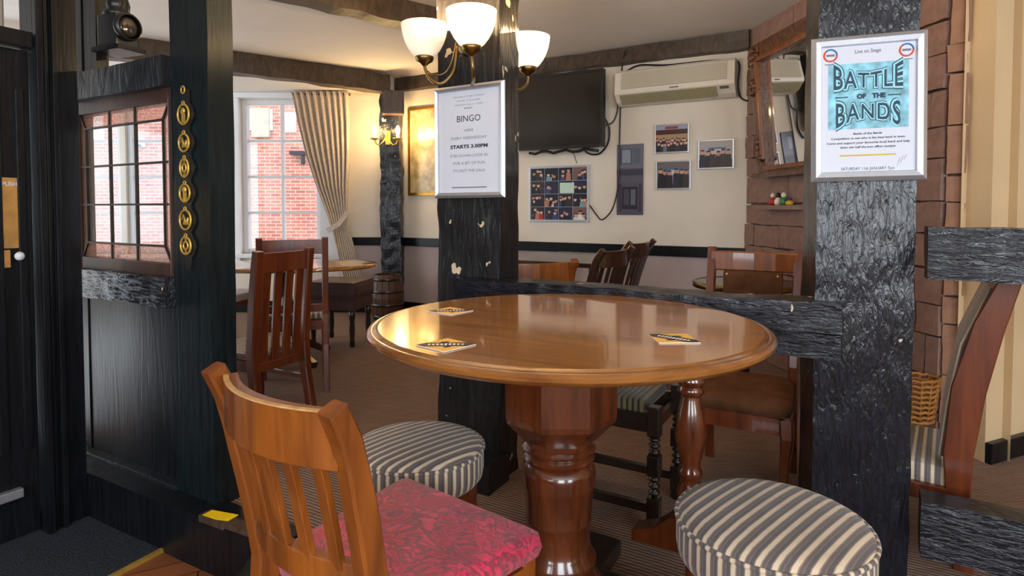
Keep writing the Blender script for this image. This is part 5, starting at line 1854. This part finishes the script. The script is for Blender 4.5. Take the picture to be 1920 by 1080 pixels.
patches(pr, y * 0.9 - 0.002, [(-.5, -.5, .5, .5, srgb(84, 84, 100)), (-.5, .16, .5, .5, srgb(112, 112, 126)), (-.38, .22, .1, .44, srgb(90, 96, 116)), (-.3, .24, .02, .42, srgb(140, 150, 168)), (.14, .22, .4, .44, srgb(96, 100, 116)),
     (-.5, .06, .5, .14, srgb(64, 58, 78)), (-.5, -.03, .5, .04, srgb(92, 90, 104)), (-.3, -.42, .3, -.1, srgb(44, 40, 54)), (-.22, -.36, -.02, -.14, srgb(72, 70, 88)), (.04, -.36, .22, -.14, srgb(100, 104, 120)), (-.42, -.46, -.32, -.06, srgb(70, 52, 70)), (.34, -.46, .44, -.06, srgb(70, 52, 70))], w, h)
# gold framed picture left of the centre post
t, pr, w, h, y = pic('gilt_picture', 'gilt-framed faded picture glowing beside the corner sconce', ((767, 205), (838, 194), (838, 365), (767, 368)), 'gold', 0.03, 'map')

# television
q = wall_quad((934, 150), (1132, 130), (1132, 276), (934, 284), N_BACK - 0.18)
tv = thing('television', 'large black flat television mounted high on the back wall', 'television', UN(q[0], N_BACK - 0.18, q[1]), RZ)
B().box((0, 0.02, 0), (q[2], 0.05, q[3]), bev=0.008).obj('casing', 'black', tv)
for s in (-1, 1):
    B().box((s * (q[2] / 2 - 0.012), -0.012, 0), (0.024, 0.014, q[3]), bev=0.003).obj('bezel', 'black', tv)
    B().box((0, -0.012, s * (q[3] / 2 - 0.012)), (q[2] - 0.048, 0.014, 0.024), bev=0.003).obj('bezel', 'black', tv)
B().box((0, -0.009, 0), (q[2] - 0.04, 0.004, q[3] - 0.04)).obj('screen', 'screen', tv)
B().box((0, 0.11, 0), (0.3, 0.13, 0.25)).obj('wall_bracket', 'black', tv)
B().tube([(-q[2] * 0.2 + 0.06 * k, 0.03, -q[3] / 2 - 0.02 - 0.012 * math.sin(k * 1.9)) for k in range(12)], 0.012, 6).obj('cable_bundle', 'black', tv)

# air conditioner
q = wall_quad((1166, 141), (1385, 116), (1386, 188), (1168, 199))
acu = thing('air_conditioner', 'ivory wall-mounted air conditioner above the photographs', 'air conditioner', UN(q[0], N_BACK, q[1]), RZ)
W_, H_ = q[2], q[3]
profile = [(0.0, -H_ / 2), (-0.09, -H_ / 2), (-0.13, -H_ * 0.42), (-0.185, -H_ * 0.2), (-0.19, -H_ * 0.12), (-0.175, H_ * 0.42), (-0.15, H_ / 2), (0, H_ / 2)]
B().prism(profile, -W_ / 2, W_ / 2, lambda y, z, t_: (t_, y, z)).obj('casing', 'ac', acu)
B().prism([(-0.186, -H_ * 0.08), (-0.194, -H_ * 0.06), (-0.183, H_ * 0.40), (-0.175, H_ * 0.40)], -W_ * 0.44, W_ * 0.44, lambda y, z, t_: (t_, y, z)).obj('intake_panel', 'ac_grey', acu)
B().prism([(-0.122, -H_ * 0.47), (-0.19, -H_ * 0.24), (-0.194, -H_ * 0.26), (-0.13, -H_ * 0.485)], -W_ * 0.45, W_ * 0.36, lambda y, z, t_: (t_, y, z)).obj('louvre', 'ac_slot', acu)
B().box((W_ * 0.42, -0.172, -H_ * 0.28), (0.06, 0.03, 0.016), rz=0).obj('display', 'black', acu)
B().box((W_ * 0.02, -0.192, -H_ * 0.15), (0.07, 0.006, 0.009)).obj('maker_mark', 'ink_pale', acu)
NC = N_BACK - 0.02
def cable(name, label, pts, r=0.006, n=NC):
    P = []
    for px, py, *dn in pts:
        nn = n - (dn[0] if dn else 0)
        u, z = uz(px, py, nn)
        P.append(UN(u, nn, z))
    # smooth with Catmull-Rom
    out = []
    for i in range(len(P) - 1):
        p0, p1, p2, p3 = P[max(i - 1, 0)], P[i], P[i + 1], P[min(i + 2, len(P) - 1)]
        for k in range(5):
            s = k / 5
            out.append(0.5 * ((2 * p1) + (p2 - p0) * s + (2 * p0 - 5 * p1 + 4 * p2 - p3) * s * s + (3 * p1 - p0 - 3 * p2 + p3) * s ** 3))
    out.append(P[-1])
    return tag(B().tube(out, r, 6).obj(name, 'black'), label, 'cable')


cable('hanging_cable', 'thin black cable running down the back wall from beam to collage', [(1172, 96, 0.1), (1166, 130, 0.03), (1164, 180), (1162, 250), (1160, 330), (1155, 370), (1146, 396), (1129, 412), (1118, 402), (1106, 385)], 0.006)
cable('television_cable', 'looped black cable hanging from the television corner', [(1134, 222, 0.05), (1142, 240, 0.02), (1140, 268), (1124, 288), (1104, 288), (1092, 276, 0.04)], 0.008)
cable('side_cable', 'black cable looping from the television to the air conditioner', [(1134, 236, 0.05), (1150, 228), (1158, 205), (1157, 180), (1164, 164)], 0.006)
cable('conditioner_cable', 'black cable draped over the top and down the end of the air conditioner', [(1176, 133, 0.02), (1200, 122, 0.02), (1250, 122, 0.02), (1330, 114, 0.02), (1372, 113, 0.03), (1386, 120, 0.04), (1384, 160, 0.05), (1390, 184, 0.02), (1412, 191, 0.0)], 0.007)
cable('sagging_wire', 'short thin wire hanging below the television', [(1074, 282, 0.03), (1078, 296), (1082, 306)], 0.003)

# ------------------------------------------------------------------ mirror on the chimney
cd_ = Vector((P_CH2.x - P_CH1.x, P_CH2.y - P_CH1.y, 0)).normalized()
cn_ = Vector((cd_.y, -cd_.x, 0))     # out of the wall, towards the room
if cn_.x > 0:
    cn_ = -cn_
def on_ch(x, y, off=0.0):
    p = P_CH1 + cn_ * off
    q = on_plane(x, y, (p.x, p.y), (cn_.x, cn_.y))
    return (q - p).dot(cd_), q.z
s0, zb_m = on_ch(1432, 328, 0.05)
s0 = max(s0 - 0.02, 0.06)
s1 = s0 + 1.15
_, zt_m = on_ch(1425, 82, 0.12)
mw, mh = s1 - s0, zt_m - zb_m
mir = thing('overmantel_mirror', 'large mirror in carved gilt-edged walnut frame on the chimney breast', 'mirror', P_CH1 + cd_ * ((s0 + s1) / 2) + cn_ * 0.02 + Vector((0, 0, zb_m)), math.atan2(cd_.y, cd_.x))
lean = math.radians(5.0)
mir.rotation_euler = (lean, 0, math.atan2(cd_.y, cd_.x))
sg = -1 if cn_.dot(Vector((math.sin(math.atan2(cd_.y, cd_.x)), -math.cos(math.atan2(cd_.y, cd_.x)), 0))) > 0 else 1
fw = 0.13
B().box((0, sg * 0.03, mh / 2), (mw - 0.1, 0.01, mh - 0.1)).obj('mirror_glass', 'mirror', mir)
for s in (-1, 1):
    fs_ = B().box((s * (mw / 2 - fw / 2), sg * 0.04, mh / 2), (fw, 0.06, mh), bev=0.02).obj('frame_stile', 'gilt', mir)
    B().box((s * (mw / 2 - fw + 0.02), sg * 0.075, mh / 2), (0.03, 0.03, mh - 2 * fw + 0.05), bev=0.008).obj('gilt_moulding', 'chair_warm', fs_)
    fr_ = B().box((0, sg * 0.04, (mh - fw / 2) if s > 0 else 0.025), (mw - 2 * fw, 0.06, fw if s > 0 else 0.05), bev=0.015).obj('frame_rail', 'gilt', mir)
    B().box((0, sg * 0.075, (mh - fw + 0.02) if s > 0 else 0.045), (mw - 2 * fw, 0.03, 0.03), bev=0.008).obj('gilt_moulding', 'chair_warm', fr_)
    for zz, n_ in ((mh - 0.10, 12), (mh - 0.28, 10), (0.16, 9)):
        b = B()
        rr = random.Random(int(zz * 100) + s)
        for k in range(n_):
            a = rr.uniform(0, 6.28)
            q_ = rr.uniform(0.0, 0.065)
            rad = rr.uniform(0.018, 0.034)
            b.lathe([(0.002, -rad), (rad * 0.7, -rad * 0.7), (rad, 0), (rad * 0.7, rad * 0.7), (0.002, rad)], (s * (mw / 2 - fw / 2) + q_ * math.cos(a), sg * 0.075, zz + 1.3 * q_ * math.sin(a)), 8)
        b.obj('carved_leaf', 'gilt', mir)
B().box((0, sg * 0.055, 0.0), (mw + 0.03, 0.09, 0.035), bev=0.01).obj('lower_ledge', 'gilt', mir)

# ledge figurines
s_f, z_f = on_ch(1463, 384, 0.05)
lp = P_CH1 + cd_ * s_f
o = B().box((0, 0, 0), (0.5, 0.12, 0.03), bev=0.005).obj('stone_ledge', 'brown_block', loc=lp + cn_ * 0.05 + Vector((0, 0, z_f - 0.018)), rz=math.atan2(cd_.y, cd_.x))
tag(o, 'narrow brown stone ledge on the chimney breast below the mirror', 'ledge')
FC = {'red': srgb(176, 34, 28), 'cream': srgb(226, 216, 200), 'black': srgb(28, 26, 28), 'green': srgb(60, 120, 60), 'yellow': srgb(216, 160, 40), 'blue': srgb(40, 60, 120)}
for px, body, cap_, lab in ((1449, 'red', 'cream', 'tiny red ornament figure at the left end of the stone ledge'), (1459, 'cream', 'black', 'tiny cream and black ornament figure on the stone ledge'),
                            (1469, 'green', 'cream', 'tiny green ornament figure on the stone ledge'), (1480, 'yellow', 'blue', 'tiny yellow and blue ornament at the right end of the ledge')):
    s_, _ = on_ch(px, 380, 0.06)
    t = thing('ornament_figure', lab, 'ornament', P_CH1 + cd_ * s_ + cn_ * 0.06 + Vector((0, 0, z_f - 0.002)), 0, 'ornament figures on the ledge')
    hq = 0.085 if px != 1480 else 0.05
    B().lathe([(0.018, 0), (0.026, 0.01), (0.024, hq * 0.4), (0.012, hq * 0.6)], seg=12).obj('figure_body', pal(FC[body]), t)
    B().lathe([(0.003, hq * 0.55), (0.016, hq * 0.68), (0.017, hq * 0.8), (0.008, hq * 0.97), (0.001, hq)], seg=12).obj('figure_head', pal(FC[cap_]), t)

# wicker basket on the chimney corner
pk = aty(1731, 785, 2.75)
bk = thing('wicker_basket', 'wicker basket hanging against the chimney corner behind the pillar', 'basket', (pk.x - 0.06, 2.72, pk.z), 0)
hb2 = 0.19
for k in range(9):
    z = 0.01 + hb2 * k / 8
    r = 0.075 + 0.022 * k / 8
    B().tube([(r * math.cos(2 * math.pi * j / 24), r * 0.8 * math.sin(2 * math.pi * j / 24), z + 0.003 * (-1) ** j) for j in range(24)], 0.0075, 6, closed=True).obj('woven_band', 'wicker', bk)
for j in range(14):
    a = 2 * math.pi * j / 14
    B().tube([(0.072 * math.cos(a), 0.058 * math.sin(a), 0), (0.099 * math.cos(a), 0.079 * math.sin(a), hb2 + 0.02)], 0.005, 5).obj('upright', 'wicker', bk)
B().lathe([(0.07, 0.0), (0.07, 0.01)], seg=20, sy=0.8).obj('basket_base', 'wicker', bk)

# ------------------------------------------------------------------ curtain
YC = Y_WIN - 0.16
rows_px = [(172, 545, 652), (184, 549, 653), (230, 558, 655), (290, 573, 655), (350, 593, 652), (400, 612, 651), (420, 618, 651), (436, 624, 656), (480, 634, 668), (530, 645, 682), (572, 655, 692)]
cu = thing('window_curtain', 'taupe pleated curtain tied back at the right of the bay window', 'curtain', (0, YC, 0))
NCOL = 90
vs, fs = [], []
for i, (py, xl, xr) in enumerate(rows_px):
    pa, pb = aty(xl, py, YC), aty(xr, py, YC)
    amp = 0.028 if i not in (5, 6, 7) else 0.016
    for j in range(NCOL + 1):
        s = j / NCOL
        ph = s * 2 * math.pi * 9 + math.sin(s * 7) * 0.8
        vs.append((pa.x + (pb.x - pa.x) * s, amp * math.sin(ph) + (0.03 * math.sin(math.pi * s) if i in (5, 6, 7) else 0), pa.z + (pb.z - pa.z) * s))
for i in range(len(rows_px) - 1):
    for j in range(NCOL):
        a = i * (NCOL + 1) + j
        fs.append((a, a + 1, a + NCOL + 2, a + NCOL + 1))
b = B()
b._add(vs, fs, True)
cl = b.obj('drape', 'curtain', cu)
so = cl.modifiers.new('thickness', 'SOLIDIFY')
so.thickness = 0.004
pa, pb = aty(617, 432, YC), aty(654, 398, YC)
B().sweep([(pa.x - 0.01, -0.03, pa.z), ((pa.x + pb.x) / 2 + 0.01, -0.055, (pa.z + pb.z) / 2 - 0.03), (pb.x, -0.035, pb.z)], 0.05, 0.01, (0, 0, 1)).obj('tie_back', 'curtain', cu)
pa, pb = aty(548, 176, YC), aty(655, 176, YC)
B().tube([(pa.x, 0.03, pa.z), (pb.x, 0.03, pb.z)], 0.014, 10).obj('curtain_rod', 'black', cu)
